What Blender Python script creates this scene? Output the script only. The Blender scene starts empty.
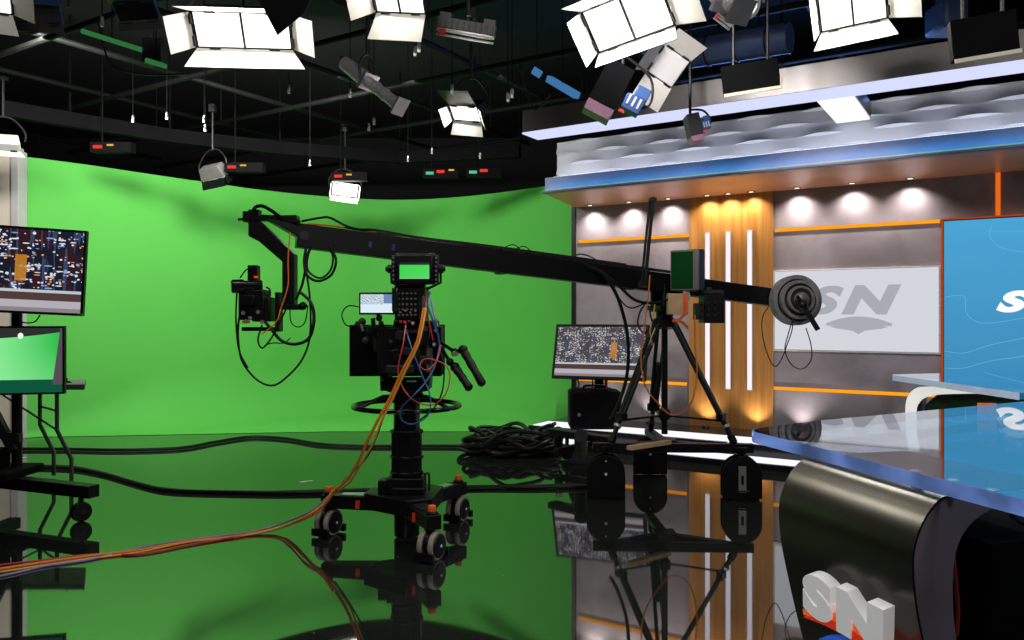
import bpy, math, random
from mathutils import Vector as V, Matrix
random.seed(7)
SC = bpy.context.scene
COL = SC.collection
FPX, HY, CH = 790.0, 317.0, 1.4          # focal length in pixels, horizon row, camera height

def at(px, py, Y):
    return V(((px-512)/FPX*Y, Y, CH+(HY-py)/FPX*Y))
def gnd(px, py, z=0.0):
    Y = (CH-z)*FPX/(py-HY)
    return at(px, py, Y)
# frame of the presenters' set: u runs along its wall, n out of it into the room
W0 = V((0.785, 9.85, 0)); U = V((0.845, -0.534, 0)).normalized(); N = V((-0.534, -0.845, 0)).normalized()
def S(u, n, z):
    return W0 + U*u + N*n + V((0, 0, z))
def u_at(px, n=0.0):
    k = (px-512)/FPX; o = W0+N*n
    return (k*o.y-o.x)/(U.x-k*U.y)
def Y_at(px, n=0.0):
    return S(u_at(px, n), n, 0).y
def z_at(px, py, n=0.0):
    return CH+(HY-py)/FPX*Y_at(px, n)

# ------------------------------------------------------------------ materials
def nodes_of(m):
    m.use_nodes = True
    return m.node_tree.nodes, m.node_tree.links
def pbr(name, col, rough=0.5, metal=0.0, spec=0.5, emit=None, es=0.0, var=0.0, scale=8.0, bump=0.0, rvar=0.0, ior=None, coat=0.0, stretch=(1, 1, 1)):
    m = bpy.data.materials.new(name); n, l = nodes_of(m); b = n['Principled BSDF']
    b.inputs['Base Color'].default_value = (*col, 1); b.inputs['Roughness'].default_value = rough
    b.inputs['Metallic'].default_value = metal; b.inputs['Specular IOR Level'].default_value = spec
    if ior: b.inputs['IOR'].default_value = ior
    if coat: b.inputs['Coat Weight'].default_value = coat; b.inputs['Coat Roughness'].default_value = 0.05
    if emit: b.inputs['Emission Color'].default_value = (*emit, 1); b.inputs['Emission Strength'].default_value = es
    if var or bump or rvar:
        tc = n.new('ShaderNodeTexCoord'); mp = n.new('ShaderNodeMapping'); mp.inputs['Scale'].default_value = stretch
        tx = n.new('ShaderNodeTexNoise'); tx.inputs['Scale'].default_value = scale; tx.inputs['Detail'].default_value = 6
        l.new(tc.outputs['Object'], mp.inputs[0]); l.new(mp.outputs[0], tx.inputs['Vector'])
        if var:
            r = n.new('ShaderNodeValToRGB')
            r.color_ramp.elements[0].position = 0.3; r.color_ramp.elements[1].position = 0.7
            r.color_ramp.elements[0].color = (*[c*(1-var) for c in col], 1); r.color_ramp.elements[1].color = (*[min(1, c*(1+var)) for c in col], 1)
            l.new(tx.outputs['Fac'], r.inputs[0]); l.new(r.outputs[0], b.inputs['Base Color'])
        if rvar:
            q = n.new('ShaderNodeMapRange'); q.inputs[3].default_value = max(0, rough-rvar); q.inputs[4].default_value = rough+rvar
            l.new(tx.outputs['Fac'], q.inputs[0]); l.new(q.outputs[0], b.inputs['Roughness'])
        if bump:
            bp = n.new('ShaderNodeBump'); bp.inputs['Strength'].default_value = bump; bp.inputs['Distance'].default_value = 0.01
            l.new(tx.outputs['Fac'], bp.inputs['Height']); l.new(bp.outputs[0], b.inputs['Normal'])
    return m
def glow(name, col, st):
    m = bpy.data.materials.new(name); n, l = nodes_of(m)
    n.remove(n['Principled BSDF']); e = n.new('ShaderNodeEmission')
    e.inputs[0].default_value = (*col, 1); e.inputs[1].default_value = st
    l.new(e.outputs[0], n['Material Output'].inputs[0]); return m

M = {}
M['black'] = pbr('black_paint', (0.0035, 0.0035, 0.004), 0.42, spec=0.28, rvar=0.1)
M['blackm'] = pbr('black_matte', (0.003, 0.003, 0.0035), 0.8, spec=0.1, rvar=0.08)
M['blackg'] = pbr('black_gloss', (0.006, 0.006, 0.007), 0.15, rvar=0.05)
M['rubber'] = pbr('black_rubber', (0.004, 0.004, 0.004), 0.5, spec=0.3, rvar=0.1)
M['dgrey'] = pbr('dark_grey_metal', (0.018, 0.018, 0.02), 0.45, 0.2, rvar=0.1)
M['grey'] = pbr('grey_plastic', (0.16, 0.155, 0.15), 0.45, var=0.12)
M['tyre'] = pbr('grey_tyre', (0.3, 0.27, 0.23), 0.6, var=0.15, scale=20)
M['iron'] = pbr('iron_plate', (0.2, 0.195, 0.19), 0.5, 0.2, var=0.25, scale=15, bump=0.1)
M['alu'] = pbr('brushed_aluminium', (0.6, 0.59, 0.58), 0.35, 0.8, var=0.1)
M['silver'] = pbr('silver_housing', (0.55, 0.53, 0.55), 0.35, 0.35, var=0.1)
M['white'] = pbr('white_paint', (0.75, 0.74, 0.72), 0.5, var=0.05)
M['cream'] = pbr('cream_trim', (0.78, 0.72, 0.55), 0.5, var=0.05)
M['door'] = pbr('barn_door_white', (0.7, 0.68, 0.62), 0.5, var=0.06)
M['red'] = pbr('red_plastic', (0.8, 0.03, 0.02), 0.4, var=0.05)
M['orange'] = pbr('orange_rubber', (0.9, 0.14, 0.02), 0.45, var=0.05)
M['corange'] = pbr('orange_jacket', (0.85, 0.22, 0.02), 0.4, var=0.08)
M['cyellow'] = pbr('yellow_jacket', (0.85, 0.42, 0.05), 0.4, var=0.08)
M['cred'] = pbr('red_jacket', (0.55, 0.04, 0.04), 0.4, var=0.08)
M['cblue'] = pbr('blue_jacket', (0.05, 0.17, 0.45), 0.4, var=0.08)
M['cviolet'] = pbr('violet_jacket', (0.3, 0.26, 0.5), 0.4, var=0.08)
M['tan'] = pbr('tan_board', (0.62, 0.42, 0.22), 0.6, var=0.15, scale=12)
M['beige'] = pbr('beige_plaster', (0.74, 0.66, 0.54), 0.8, var=0.06, scale=3)
M['wallgrey'] = pbr('grey_trim', (0.5, 0.49, 0.48), 0.6, var=0.08)
M['room'] = pbr('black_wall_paint', (0.005, 0.0055, 0.006), 0.8, var=0.3, scale=2)
M['ceil'] = pbr('black_ceiling_paint', (0.005, 0.005, 0.006), 0.85, var=0.3, scale=2)
M['pipe'] = pbr('black_pipe', (0.0035, 0.0045, 0.0035), 0.6, spec=0.15, var=0.2)  # faint green of the wall's bounce put into the black
M['duct'] = pbr('blue_lit_duct', (0.06, 0.09, 0.2), 0.5, 0.2, var=0.15)  # blue light on the duct painted into its colour
M['bluelit'] = pbr('blue_lit_fixture', (0.03, 0.09, 0.28), 0.4, 0.2, var=0.15)  # black housings: the blue light falling on them is painted in
M['green'] = pbr('chroma_green_paint', (0.112, 0.52, 0.082), 0.75, spec=0.2, var=0.02, scale=1.5)
M['glowwhite'] = glow('lamp_white', (1, 0.97, 0.9), 1.9)
M['glowwarm'] = glow('lamp_warm', (1, 0.9, 0.68), 3.0)
M['strip'] = glow('led_cool_white', (0.86, 0.88, 1), 1.15)
M['bar'] = glow('led_bar_white', (0.93, 0.88, 1), 1.05)
M['ostrip'] = glow('led_amber', (1, 0.36, 0.015), 1.0)
M['rstrip'] = glow('led_red_orange', (1, 0.17, 0.012), 0.8); M['rdim'] = glow('led_dim_red', (.75, 0.09, 0.015), 0.55)
M['bstrip'] = glow('led_azure', (0.0, 0.43, 1), 19)
M['beam'] = glow('diffuser_bluewhite', (0.66, 0.70, 1), 1.05)
M['lbox'] = glow('diffuser_white', (0.9, 0.94, 1), 1.3)
M['sign'] = glow('backlit_sign', (0.66, 0.67, 0.72), 1.0)
M['signlogo'] = glow('backlit_sign_grey', (0.40, 0.41, 0.45), 1.0)
M['letter'] = pbr('white_acrylic', (0.82, 0.82, 0.82), 0.35, var=0.03, emit=(1, 1, 1), es=0.22); M['ledw'] = glow('led_bright_white', (0.85, 0.88, 1), 5.5)  # small emission added to the letters to brighten them
M['ltext'] = glow('screen_white', (1, 1, 1), 1.0)
M['bluetext'] = glow('screen_line', (0.13, 0.45, 0.70), 1.0)
M['lampred'] = glow('red_pilot', (1, 0.05, 0.03), 0.9)
M['lampgreen'] = glow('green_pilot', (0.15, 0.8, 0.4), 0.7)
M['lampyel'] = glow('yellow_pilot', (1, 0.6, 0.1), 0.8)
M['logored'] = pbr('red_orange_acrylic', (0.85, 0.05, 0.01), 0.3, var=0.04, emit=(1, .04, .01), es=.3)  # emission on the swoosh colours lifts them out of the shade
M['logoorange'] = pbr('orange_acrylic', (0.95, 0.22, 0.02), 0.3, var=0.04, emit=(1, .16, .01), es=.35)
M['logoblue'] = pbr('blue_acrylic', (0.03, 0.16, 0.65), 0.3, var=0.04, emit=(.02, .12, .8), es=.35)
M['gun'] = pbr('gunmetal_panel', (0.10, 0.094, 0.078), 0.3, 0.95, rvar=0.04, scale=3)
M['capgrey'] = pbr('violet_grey_laminate', (0.25, 0.215, 0.255), 0.5, var=0.1, scale=3)
M['deskwhite'] = pbr('desk_edge_white', (0.8, 0.8, 0.75), 0.4, var=0.03, emit=(1, 1, 0.94), es=0.55)  # emission added so the white end looks lit
M['step'] = pbr('black_step_gloss', (0.012, 0.01, 0.01), 0.12, rvar=0.04)
M['soffit'] = pbr('brown_soffit', (0.52, 0.22, 0.11), 0.35, var=0.12, scale=3, stretch=(1, 1, 1))
M['band'] = pbr('satin_band', (0.19, 0.18, 0.25), 0.4, 0.1, var=0.08, scale=6)
M['fascia'] = pbr('satin_metal_fascia', (0.18, 0.17, 0.158), 0.38, 0.75, var=0.2, scale=1.6, rvar=0.08)
M['tleg'] = pbr('table_leg_metal', (.09, .09, .088), .4, .3, var=.1)
M['wave'] = pbr('white_wave_tile', (0.62, 0.63, 0.68), 0.45, var=0.03)

# glossy studio floor
m = pbr('polished_dark_floor', (0.014, 0.017, 0.014), 0.03, spec=0.5, ior=3.3); M['floor'] = m
n, l = nodes_of(m); b = n['Principled BSDF']
tc = n.new('ShaderNodeTexCoord')
t1 = n.new('ShaderNodeTexNoise'); t1.inputs['Scale'].default_value = 1.3; t1.inputs['Detail'].default_value = 5
t2 = n.new('ShaderNodeTexVoronoi'); t2.inputs['Scale'].default_value = 9.0; t2.inputs['Randomness'].default_value = 1.0
t3 = n.new('ShaderNodeTexNoise'); t3.inputs['Scale'].default_value = 1.1
for t in (t1, t2, t3): l.new(tc.outputs['Object'], t.inputs['Vector'])
mr = n.new('ShaderNodeMapRange'); mr.inputs[1].default_value = .3; mr.inputs[2].default_value = .7
mr.inputs[3].default_value = .015; mr.inputs[4].default_value = .05
l.new(t1.outputs['Fac'], mr.inputs[0]); l.new(mr.outputs[0], b.inputs['Roughness'])
# tiny pale dust specks
lt = n.new('ShaderNodeMath'); lt.operation = 'LESS_THAN'; lt.inputs[1].default_value = 0.035
l.new(t2.outputs['Distance'], lt.inputs[0])
g = n.new('ShaderNodeMath'); g.operation = 'GREATER_THAN'; g.inputs[1].default_value = 0.55
l.new(t3.outputs['Fac'], g.inputs[0])
mu = n.new('ShaderNodeMath'); mu.operation = 'MULTIPLY'; l.new(lt.outputs[0], mu.inputs[0]); l.new(g.outputs[0], mu.inputs[1])
mx = n.new('ShaderNodeMixRGB'); mx.inputs[1].default_value = (0.014, 0.017, 0.014, 1); mx.inputs[2].default_value = (0.35, 0.36, 0.33, 1)
l.new(mu.outputs[0], mx.inputs[0]); l.new(mx.outputs[0], b.inputs['Base Color'])

# concrete-look panels
m = pbr('concrete_panel', (0.2, 0.18, 0.19), 0.6, spec=0.3); M['concrete'] = m
n, l = nodes_of(m); b = n['Principled BSDF']
tc = n.new('ShaderNodeTexCoord')
t1 = n.new('ShaderNodeTexNoise'); t1.inputs['Scale'].default_value = 1.6; t1.inputs['Detail'].default_value = 9; t1.inputs['Distortion'].default_value = .6
l.new(tc.outputs['Object'], t1.inputs['Vector'])
r = n.new('ShaderNodeValToRGB')
r.color_ramp.elements[0].position = .3; r.color_ramp.elements[0].color = (.155, .133, .142, 1)
r.color_ramp.elements[1].position = .72; r.color_ramp.elements[1].color = (.35, .31, .325, 1)
l.new(t1.outputs['Fac'], r.inputs[0]); l.new(r.outputs[0], b.inputs['Base Color'])

# wood panel: vertical grain
m = pbr('oak_veneer', (0.5, 0.25, 0.07), 0.45, spec=0.3); M['wood'] = m
n, l = nodes_of(m); b = n['Principled BSDF']
tc = n.new('ShaderNodeTexCoord'); mp = n.new('ShaderNodeMapping'); mp.inputs['Scale'].default_value = (26, 26, 1.1)
t1 = n.new('ShaderNodeTexNoise'); t1.inputs['Scale'].default_value = 1.0; t1.inputs['Detail'].default_value = 6
l.new(tc.outputs['Object'], mp.inputs[0]); l.new(mp.outputs[0], t1.inputs['Vector'])
r = n.new('ShaderNodeValToRGB')
r.color_ramp.elements[0].position = .3; r.color_ramp.elements[0].color = (.36, .15, .035, 1)
r.color_ramp.elements[1].position = .7; r.color_ramp.elements[1].color = (.52, .25, .07, 1)
l.new(t1.outputs['Fac'], r.inputs[0]); l.new(r.outputs[0], b.inputs['Base Color'])

# clear desk glass: transparent slab with Schlick reflection on both faces
m = bpy.data.materials.new('desk_glass'); M['glass'] = m; n, l = nodes_of(m); n.remove(n['Principled BSDF'])
lw = n.new('ShaderNodeLayerWeight'); lw.inputs[0].default_value = 0.5
pw = n.new('ShaderNodeMath'); pw.operation = 'POWER'; pw.inputs[1].default_value = 3.6; l.new(lw.outputs['Facing'], pw.inputs[0])
ma = n.new('ShaderNodeMath'); ma.operation = 'MULTIPLY_ADD'; ma.inputs[1].default_value = .92; ma.inputs[2].default_value = .06; l.new(pw.outputs[0], ma.inputs[0])
tr = n.new('ShaderNodeBsdfTransparent'); tr.inputs[0].default_value = (.82, .88, .94, 1)
gl = n.new('ShaderNodeBsdfGlossy'); gl.inputs['Roughness'].default_value = .015; gl.inputs[0].default_value = (.95, .97, 1, 1)
ms = n.new('ShaderNodeMixShader'); l.new(ma.outputs[0], ms.inputs[0]); l.new(tr.outputs[0], ms.inputs[1]); l.new(gl.outputs[0], ms.inputs[2])
l.new(ms.outputs[0], n['Material Output'].inputs[0])
m = bpy.data.materials.new('glass_edge_blue_reflection'); M['glassedge'] = m; n, l = nodes_of(m); b = n['Principled BSDF']  # emission stands in for blue screen light reflected in the edge
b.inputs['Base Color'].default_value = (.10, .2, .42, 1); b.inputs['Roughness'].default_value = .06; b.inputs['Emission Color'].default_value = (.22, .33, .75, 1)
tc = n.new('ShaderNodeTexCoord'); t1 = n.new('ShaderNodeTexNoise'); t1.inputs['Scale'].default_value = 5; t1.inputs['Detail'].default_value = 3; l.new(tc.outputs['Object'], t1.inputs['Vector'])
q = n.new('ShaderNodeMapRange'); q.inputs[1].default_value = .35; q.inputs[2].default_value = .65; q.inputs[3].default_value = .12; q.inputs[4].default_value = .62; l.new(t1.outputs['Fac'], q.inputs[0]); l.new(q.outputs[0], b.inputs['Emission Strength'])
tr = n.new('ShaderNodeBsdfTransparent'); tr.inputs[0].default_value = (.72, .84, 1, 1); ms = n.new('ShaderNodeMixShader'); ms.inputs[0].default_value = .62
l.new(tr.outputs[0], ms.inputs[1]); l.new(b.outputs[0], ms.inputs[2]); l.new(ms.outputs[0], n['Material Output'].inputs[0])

def display_mat(kind):
    m = bpy.data.materials.new('display_'+kind); n, l = nodes_of(m); n.remove(n['Principled BSDF'])
    uv = n.new('ShaderNodeUVMap'); sep = n.new('ShaderNodeSeparateXYZ'); l.new(uv.outputs[0], sep.inputs[0])
    def math_(op, a, bb):
        k = n.new('ShaderNodeMath'); k.operation = op
        for i, x in enumerate((a, bb)):
            if isinstance(x, (int, float)): k.inputs[i].default_value = x
            else: l.new(x, k.inputs[i])
        return k.outputs[0]
    def mix(f, a, bb):
        k = n.new('ShaderNodeMixRGB')
        if isinstance(f, (int, float)): k.inputs[0].default_value = f
        else: l.new(f, k.inputs[0])
        for i, x in ((1, a), (2, bb)):
            if isinstance(x, tuple): k.inputs[i].default_value = (*x, 1)
            else: l.new(x, k.inputs[i])
        return k.outputs[0]
    def mapped(sx, sy):
        mp = n.new('ShaderNodeMapping'); mp.inputs['Scale'].default_value = (sx, sy, 1); l.new(uv.outputs[0], mp.inputs[0]); return mp.outputs[0]
    u, v = sep.outputs[0], sep.outputs[1]
    if kind in ('city', 'citypale'):
        ns = n.new('ShaderNodeTexNoise'); ns.inputs['Scale'].default_value = 1; l.new(mapped(9, 2.5), ns.inputs['Vector'])
        base = mix(math_('GREATER_THAN', ns.outputs['Fac'], .52), (.012, .013, .026), (.035, .012, .018))
        n2 = n.new('ShaderNodeTexNoise'); n2.inputs['Scale'].default_value = 1; l.new(mapped(30, 1.2), n2.inputs['Vector']); base = mix(math_('MULTIPLY', math_('GREATER_THAN', n2.outputs['Fac'], .56), .6), base, (.06, .10, .2))
        if kind == 'citypale': base = mix(.4, base, (.16, .15, .17))
        nc = n.new('ShaderNodeTexNoise'); nc.inputs['Scale'].default_value = 1; nc.inputs['Detail'].default_value = 1; l.new(mapped(7, 5), nc.inputs['Vector'])
        cl = n.new('ShaderNodeMapRange'); cl.inputs[1].default_value = .42; cl.inputs[2].default_value = .6; cl.inputs[3].default_value = .15; cl.inputs[4].default_value = 1.5; l.new(nc.outputs['Fac'], cl.inputs[0])
        for sx, sy, th, keep in (((44, 34, .38, .42), (26, 18, .30, .28), (14, 44, .38, .22)) if kind == 'city' else ((70, 44, .40, .5), (44, 30, .36, .4), (26, 52, .36, .26))):
            vo = n.new('ShaderNodeTexVoronoi'); vo.inputs['Scale'].default_value = 1; l.new(mapped(sx, sy), vo.inputs['Vector'])
            cs = n.new('ShaderNodeSeparateColor'); l.new(vo.outputs['Color'], cs.inputs[0])
            on = math_('MULTIPLY', math_('LESS_THAN', vo.outputs['Distance'], th), math_('LESS_THAN', cs.outputs[0], math_('MULTIPLY', cl.outputs[0], keep)))
            colr = n.new('ShaderNodeValToRGB'); cr = colr.color_ramp; cr.interpolation = 'CONSTANT'
            cr.elements[0].color = (.75, .8, .95, 1); cr.elements[1].position = .45; cr.elements[1].color = (.9, .85, .75, 1)
            e = cr.elements.new(.62); e.color = (.85, .35, .1, 1)
            e = cr.elements.new(.78); e.color = (.25, .42, .8, 1)
            if kind == 'citypale':
                cr.elements[2].color = (.45, .33, .2, 1); cr.elements[3].color = (.34, .36, .42, 1); cr.elements[1].color = (.62, .6, .56, 1); cr.elements[0].color = (.7, .7, .74, 1)
            l.new(cs.outputs[1], colr.inputs[0]); base = mix(on, base, colr.outputs[0])
        # golden tower
        du = math_('LESS_THAN', math_('ABSOLUTE', math_('SUBTRACT', u, .62 if kind == 'city' else .66), 0), .035)
        dv = math_('LESS_THAN', math_('ABSOLUTE', math_('SUBTRACT', v, .53), 0), .16)
        base = mix(math_('MULTIPLY', math_('MULTIPLY', du, dv), .8), base, (.6, .25, .02))
        base = mix(math_('LESS_THAN', v, .27), base, (.55, .62, .68))
        base = mix(math_('LESS_THAN', v, .235), base, (.09, .05, .045))
        base = mix(math_('LESS_THAN', v, .14), base, (.50, .47, .52))
        base = mix(math_('LESS_THAN', v, .05), base, (.28, .24, .26))
        st = .9
    elif kind == 'green':
        edge = math_('ADD', .82, math_('MULTIPLY', math_('POWER', u, 2.5), .12))
        gr = n.new('ShaderNodeValToRGB'); gr.color_ramp.elements[0].color = (.28, .95, .35, 1); gr.color_ramp.elements[1].color = (.015, .55, .06, 1)
        gr.color_ramp.elements[0].position = .45
        l.new(u, gr.inputs[0])
        base = mix(math_('MULTIPLY', math_('SUBTRACT', .7, v), .6), gr.outputs[0], (.35, .95, .4))
        base = mix(math_('GREATER_THAN', v, edge), base, (.03, .03, .03))
        base = mix(math_('LESS_THAN', v, .2), base, (.005, .1, .05))
        d = math_('ADD', math_('POWER', math_('MULTIPLY', math_('SUBTRACT', u, .68), 2.2), 2), math_('POWER', math_('SUBTRACT', v, .88), 2))
        base = mix(math_('LESS_THAN', d, .0022), base, (1, 1, 1))
        wedge = math_('GREATER_THAN', math_('ADD', u, math_('MULTIPLY', math_('SUBTRACT', 1, v), .07)), .985)
        base = mix(math_('MULTIPLY', wedge, math_('GREATER_THAN', v, .12)), base, (.10, .08, .10))
        st = .9
    elif kind == 'finder':
        base = mix(math_('GREATER_THAN', v, .84), (.07, .78, .1), (.02, .02, .025))
        base = mix(math_('LESS_THAN', v, .03), base, (.5, .5, .5))
        base = mix(math_('MULTIPLY', math_('MULTIPLY', u, math_('SUBTRACT', 1, v)), .3), base, (.2, 1, .35))
        st = .85
    elif kind == 'menu':
        ns = n.new('ShaderNodeTexNoise'); ns.inputs['Scale'].default_value = 1; l.new(mapped(60, 16), ns.inputs['Vector'])
        a = math_('MULTIPLY', math_('GREATER_THAN', ns.outputs['Fac'], .52), math_('MULTIPLY', math_('GREATER_THAN', v, .45), math_('LESS_THAN', u, .72)))
        base = mix(a, (.75, .88, 1), (.22, .28, .3))
        c = math_('MULTIPLY', math_('GREATER_THAN', u, .72), math_('GREATER_THAN', v, .5))
        base = mix(math_('MULTIPLY', c, .8), base, (.02, .10, .35))
        st = .95
    elif kind == 'blue':
        gr = n.new('ShaderNodeValToRGB'); gr.color_ramp.elements[0].color = (.035, .22, .44, 1); gr.color_ramp.elements[1].color = (.06, .36, .66, 1)
        l.new(v, gr.inputs[0])
        ns = n.new('ShaderNodeTexNoise'); ns.inputs['Scale'].default_value = 1; l.new(mapped(2.0, 5), ns.inputs['Vector'])
        base = mix(math_('MULTIPLY', ns.outputs['Fac'], .35), gr.outputs[0], (.12, .43, .68)); st = 1.0
    em = n.new('ShaderNodeEmission'); l.new(base, em.inputs[0]); em.inputs[1].default_value = st
    l.new(em.outputs[0], n['Material Output'].inputs[0]); return m
for k in ('city', 'citypale', 'green', 'finder', 'menu', 'blue'): M['d_'+k] = display_mat(k)

# ------------------------------------------------------------------ mesh building
def perp(d):
    d = d.normalized(); a = V((0, 0, 1)) if abs(d.z) < .9 else V((1, 0, 0))
    x = d.cross(a).normalized(); return x, x.cross(d).normalized()
def spline(pts, k=6, closed=False):
    pts = [V(p) for p in pts]; out = []; nn = len(pts)
    rng = range(nn if closed else nn-1)
    for i in rng:
        g = (lambda j: pts[j % nn]) if closed else (lambda j: pts[max(0, min(nn-1, j))])
        p0, p1, p2, p3 = g(i-1), g(i), g(i+1), g(i+2)
        for s in range(k):
            t = s/k
            out.append(.5*((2*p1)+(p2-p0)*t+(2*p0-5*p1+4*p2-p3)*t*t+(3*p1-p0-3*p2+p3)*t**3))
    if not closed: out.append(pts[-1])
    return out

class MB:
    def __init__(s): s.v = []; s.f = []; s.mi = []; s.cur = 0; s.uv = None
    def add(s, vs, fs):
        o = len(s.v); s.v += [V(x) for x in vs]
        for f in fs: s.f.append([i+o for i in f]); s.mi.append(s.cur)
        return s
    def box(s, c, size, R=None):
        c = V(c); hx, hy, hz = [x/2 for x in size]; vs = []
        for z in (-hz, hz):
            for x, y in ((-hx, -hy), (hx, -hy), (hx, hy), (-hx, hy)):
                p = V((x, y, z)); vs.append(c+((R @ p) if R else p))
        return s.add(vs, [(3, 2, 1, 0), (4, 5, 6, 7), (0, 1, 5, 4), (1, 2, 6, 5), (2, 3, 7, 6), (3, 0, 4, 7)])
    def sbox(s, u0, u1, n0, n1, z0, z1):
        vs = [S(u, nn, z) for z in (z0, z1) for u, nn in ((u0, n0), (u0, n1), (u1, n1), (u1, n0))]
        return s.add(vs, [(3, 2, 1, 0), (4, 5, 6, 7), (0, 1, 5, 4), (1, 2, 6, 5), (2, 3, 7, 6), (3, 0, 4, 7)])
    def bar(s, p, q, w, h, up=None):
        p, q = V(p), V(q); d = (q-p).normalized(); up = V(up) if up else V((0, 0, 1))
        if abs(d.dot(up)) > .98: up = V((0, 1, 0))
        x = d.cross(up).normalized(); y = x.cross(d).normalized()
        vs = [r+x*a*w/2+y*bb*h/2 for r in (p, q) for a, bb in ((-1, -1), (1, -1), (1, 1), (-1, 1))]
        return s.add(vs, [(3, 2, 1, 0), (4, 5, 6, 7), (0, 1, 5, 4), (1, 2, 6, 5), (2, 3, 7, 6), (3, 0, 4, 7)])
    def cyl(s, p, q, r, r1=None, n=16):
        p, q = V(p), V(q); r1 = r if r1 is None else r1; x, y = perp(q-p)
        vs = [c+(x*math.cos(2*math.pi*i/n)+y*math.sin(2*math.pi*i/n))*rr for c, rr in ((p, r), (q, r1)) for i in range(n)]
        fs = [(i, (i+1) % n, n+(i+1) % n, n+i) for i in range(n)]+[tuple(range(n))[::-1], tuple(range(n, 2*n))]
        return s.add(vs, fs)
    def lathe(s, prof, o, ax, n=24):
        o = V(o); ax = V(ax).normalized(); x, y = perp(ax); vs = []; fs = []
        for r, z in prof:
            for i in range(n):
                a = 2*math.pi*i/n; vs.append(o+ax*z+(x*math.cos(a)+y*math.sin(a))*max(r, 1e-4))
        for k in range(len(prof)-1):
            for i in range(n): fs.append((k*n+i, k*n+(i+1) % n, (k+1)*n+(i+1) % n, (k+1)*n+i))
        fs += [tuple(range(n))[::-1], tuple(range((len(prof)-1)*n, len(prof)*n))]
        return s.add(vs, fs)
    def ring(s, prof, o, ax, n=32):          # closed profile revolved (no caps)
        o = V(o); ax = V(ax).normalized(); x, y = perp(ax); vs = []; fs = []; m_ = len(prof)
        for r, z in prof:
            for i in range(n):
                a = 2*math.pi*i/n; vs.append(o+ax*z+(x*math.cos(a)+y*math.sin(a))*r)
        for k in range(m_):
            for i in range(n): fs.append((k*n+i, k*n+(i+1) % n, ((k+1) % m_)*n+(i+1) % n, ((k+1) % m_)*n+i))
        return s.add(vs, fs)
    def torus(s, c, ax, R, r, n=40, m=10):
        return s.ring([(R+r*math.cos(2*math.pi*k/m), r*math.sin(2*math.pi*k/m)) for k in range(m)], c, ax, n)
    def tube(s, pts, r, n=8, closed=False):
        pts = [V(p) for p in pts]; vs = []; fs = []; m_ = len(pts); x = None
        for i, p in enumerate(pts):
            a = pts[(i-1) % m_] if (closed or i) else p; bb = pts[(i+1) % m_] if (closed or i < m_-1) else p
            d = (bb-a); d = d.normalized() if d.length > 1e-9 else V((0, 0, 1))
            if x is None: x, y = perp(d)
            else:
                x = (x-d*x.dot(d)); x = x.normalized() if x.length > 1e-6 else perp(d)[0]
                y = x.cross(d).normalized()
            vs += [p+(x*math.cos(2*math.pi*k/n)+y*math.sin(2*math.pi*k/n))*r for k in range(n)]
        for i in range(m_ if closed else m_-1):
            j = (i+1) % m_
            for k in range(n): fs.append((i*n+k, i*n+(k+1) % n, j*n+(k+1) % n, j*n+k))
        if not closed: fs += [tuple(range(n))[::-1], tuple(range((m_-1)*n, m_*n))]
        return s.add(vs, fs)
    def prism(s, poly, o, ax, ay, dv):
        o, ax, ay, dv = V(o), V(ax), V(ay), V(dv); n = len(poly)
        vs = [o+ax*a+ay*bb for a, bb in poly]; vs += [p+dv for p in vs]
        return s.add(vs, [tuple(range(n))[::-1], tuple(range(n, 2*n))]+[(i, (i+1) % n, n+(i+1) % n, n+i) for i in range(n)])
    def ball(s, c, r, n=14, sz=1):
        return s.lathe([(r*math.sin(math.pi*k/8), -r*sz*math.cos(math.pi*k/8)) for k in range(9)], c, (0, 0, 1), n)
    def quad(s, a, b_, c, d):
        s.add([a, b_, c, d], [(0, 1, 2, 3)]); s.uv = [(0, 0), (1, 0), (1, 1), (0, 1)]; return s

def rootloc(o):
    while o.parent: o = o.parent
    return V(o.location)
def link(mb, name, mats, parent=None, base=None, bevel=0.0, smooth=True):
    if not isinstance(mats, (list, tuple)): mats = [mats]
    off = rootloc(parent) if parent else (V(base) if base else V((0, 0, 0)))
    me = bpy.data.meshes.new(name)
    me.from_pydata([tuple(v-off) for v in mb.v], [], mb.f)
    for m_ in mats: me.materials.append(m_)
    me.polygons.foreach_set('material_index', mb.mi)
    if mb.uv:
        ul = me.uv_layers.new(name='UVMap')
        for i, c in enumerate(mb.uv): ul.data[i].uv = c
    import bmesh
    bm = bmesh.new(); bm.from_mesh(me); bmesh.ops.recalc_face_normals(bm, faces=bm.faces) if not mb.uv else None; bm.to_mesh(me); bm.free()
    if smooth:
        me.polygons.foreach_set('use_smooth', [True]*len(me.polygons)); me.set_sharp_from_angle(angle=math.radians(35))
    me.update()
    o = bpy.data.objects.new(name, me); COL.objects.link(o)
    if parent: o.parent = parent
    else: o.location = off
    if bevel:
        bv = o.modifiers.new('bevel', 'BEVEL'); bv.width = bevel; bv.segments = 2; bv.limit_method = 'ANGLE'; bv.angle_limit = math.radians(40)
    return o
def tag(o, label, cat, group=None):
    o['label'] = label; o['category'] = cat
    if group: o['group'] = group
    return o
def thing(name, label, cat, loc, group=None):
    o = bpy.data.objects.new(name, None); o.empty_display_size = .1; COL.objects.link(o); o.location = V(loc)
    return tag(o, label, cat, group)
def part(mb, name, mat, parent, bevel=0.0, label=None):
    o = link(mb, name, mat, parent, bevel=bevel)
    if label: o['label'] = label
    return o
def struct(mb, name, mat, parent=None, bevel=0.0):
    o = link(mb, name, mat, parent, bevel=bevel)
    if not parent: o['kind'] = 'structure'
    return o
def single(mb, name, mat, label, cat, base, group=None, bevel=0.0):
    return tag(link(mb, name, mat, None, base, bevel), label, cat, group)

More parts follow.
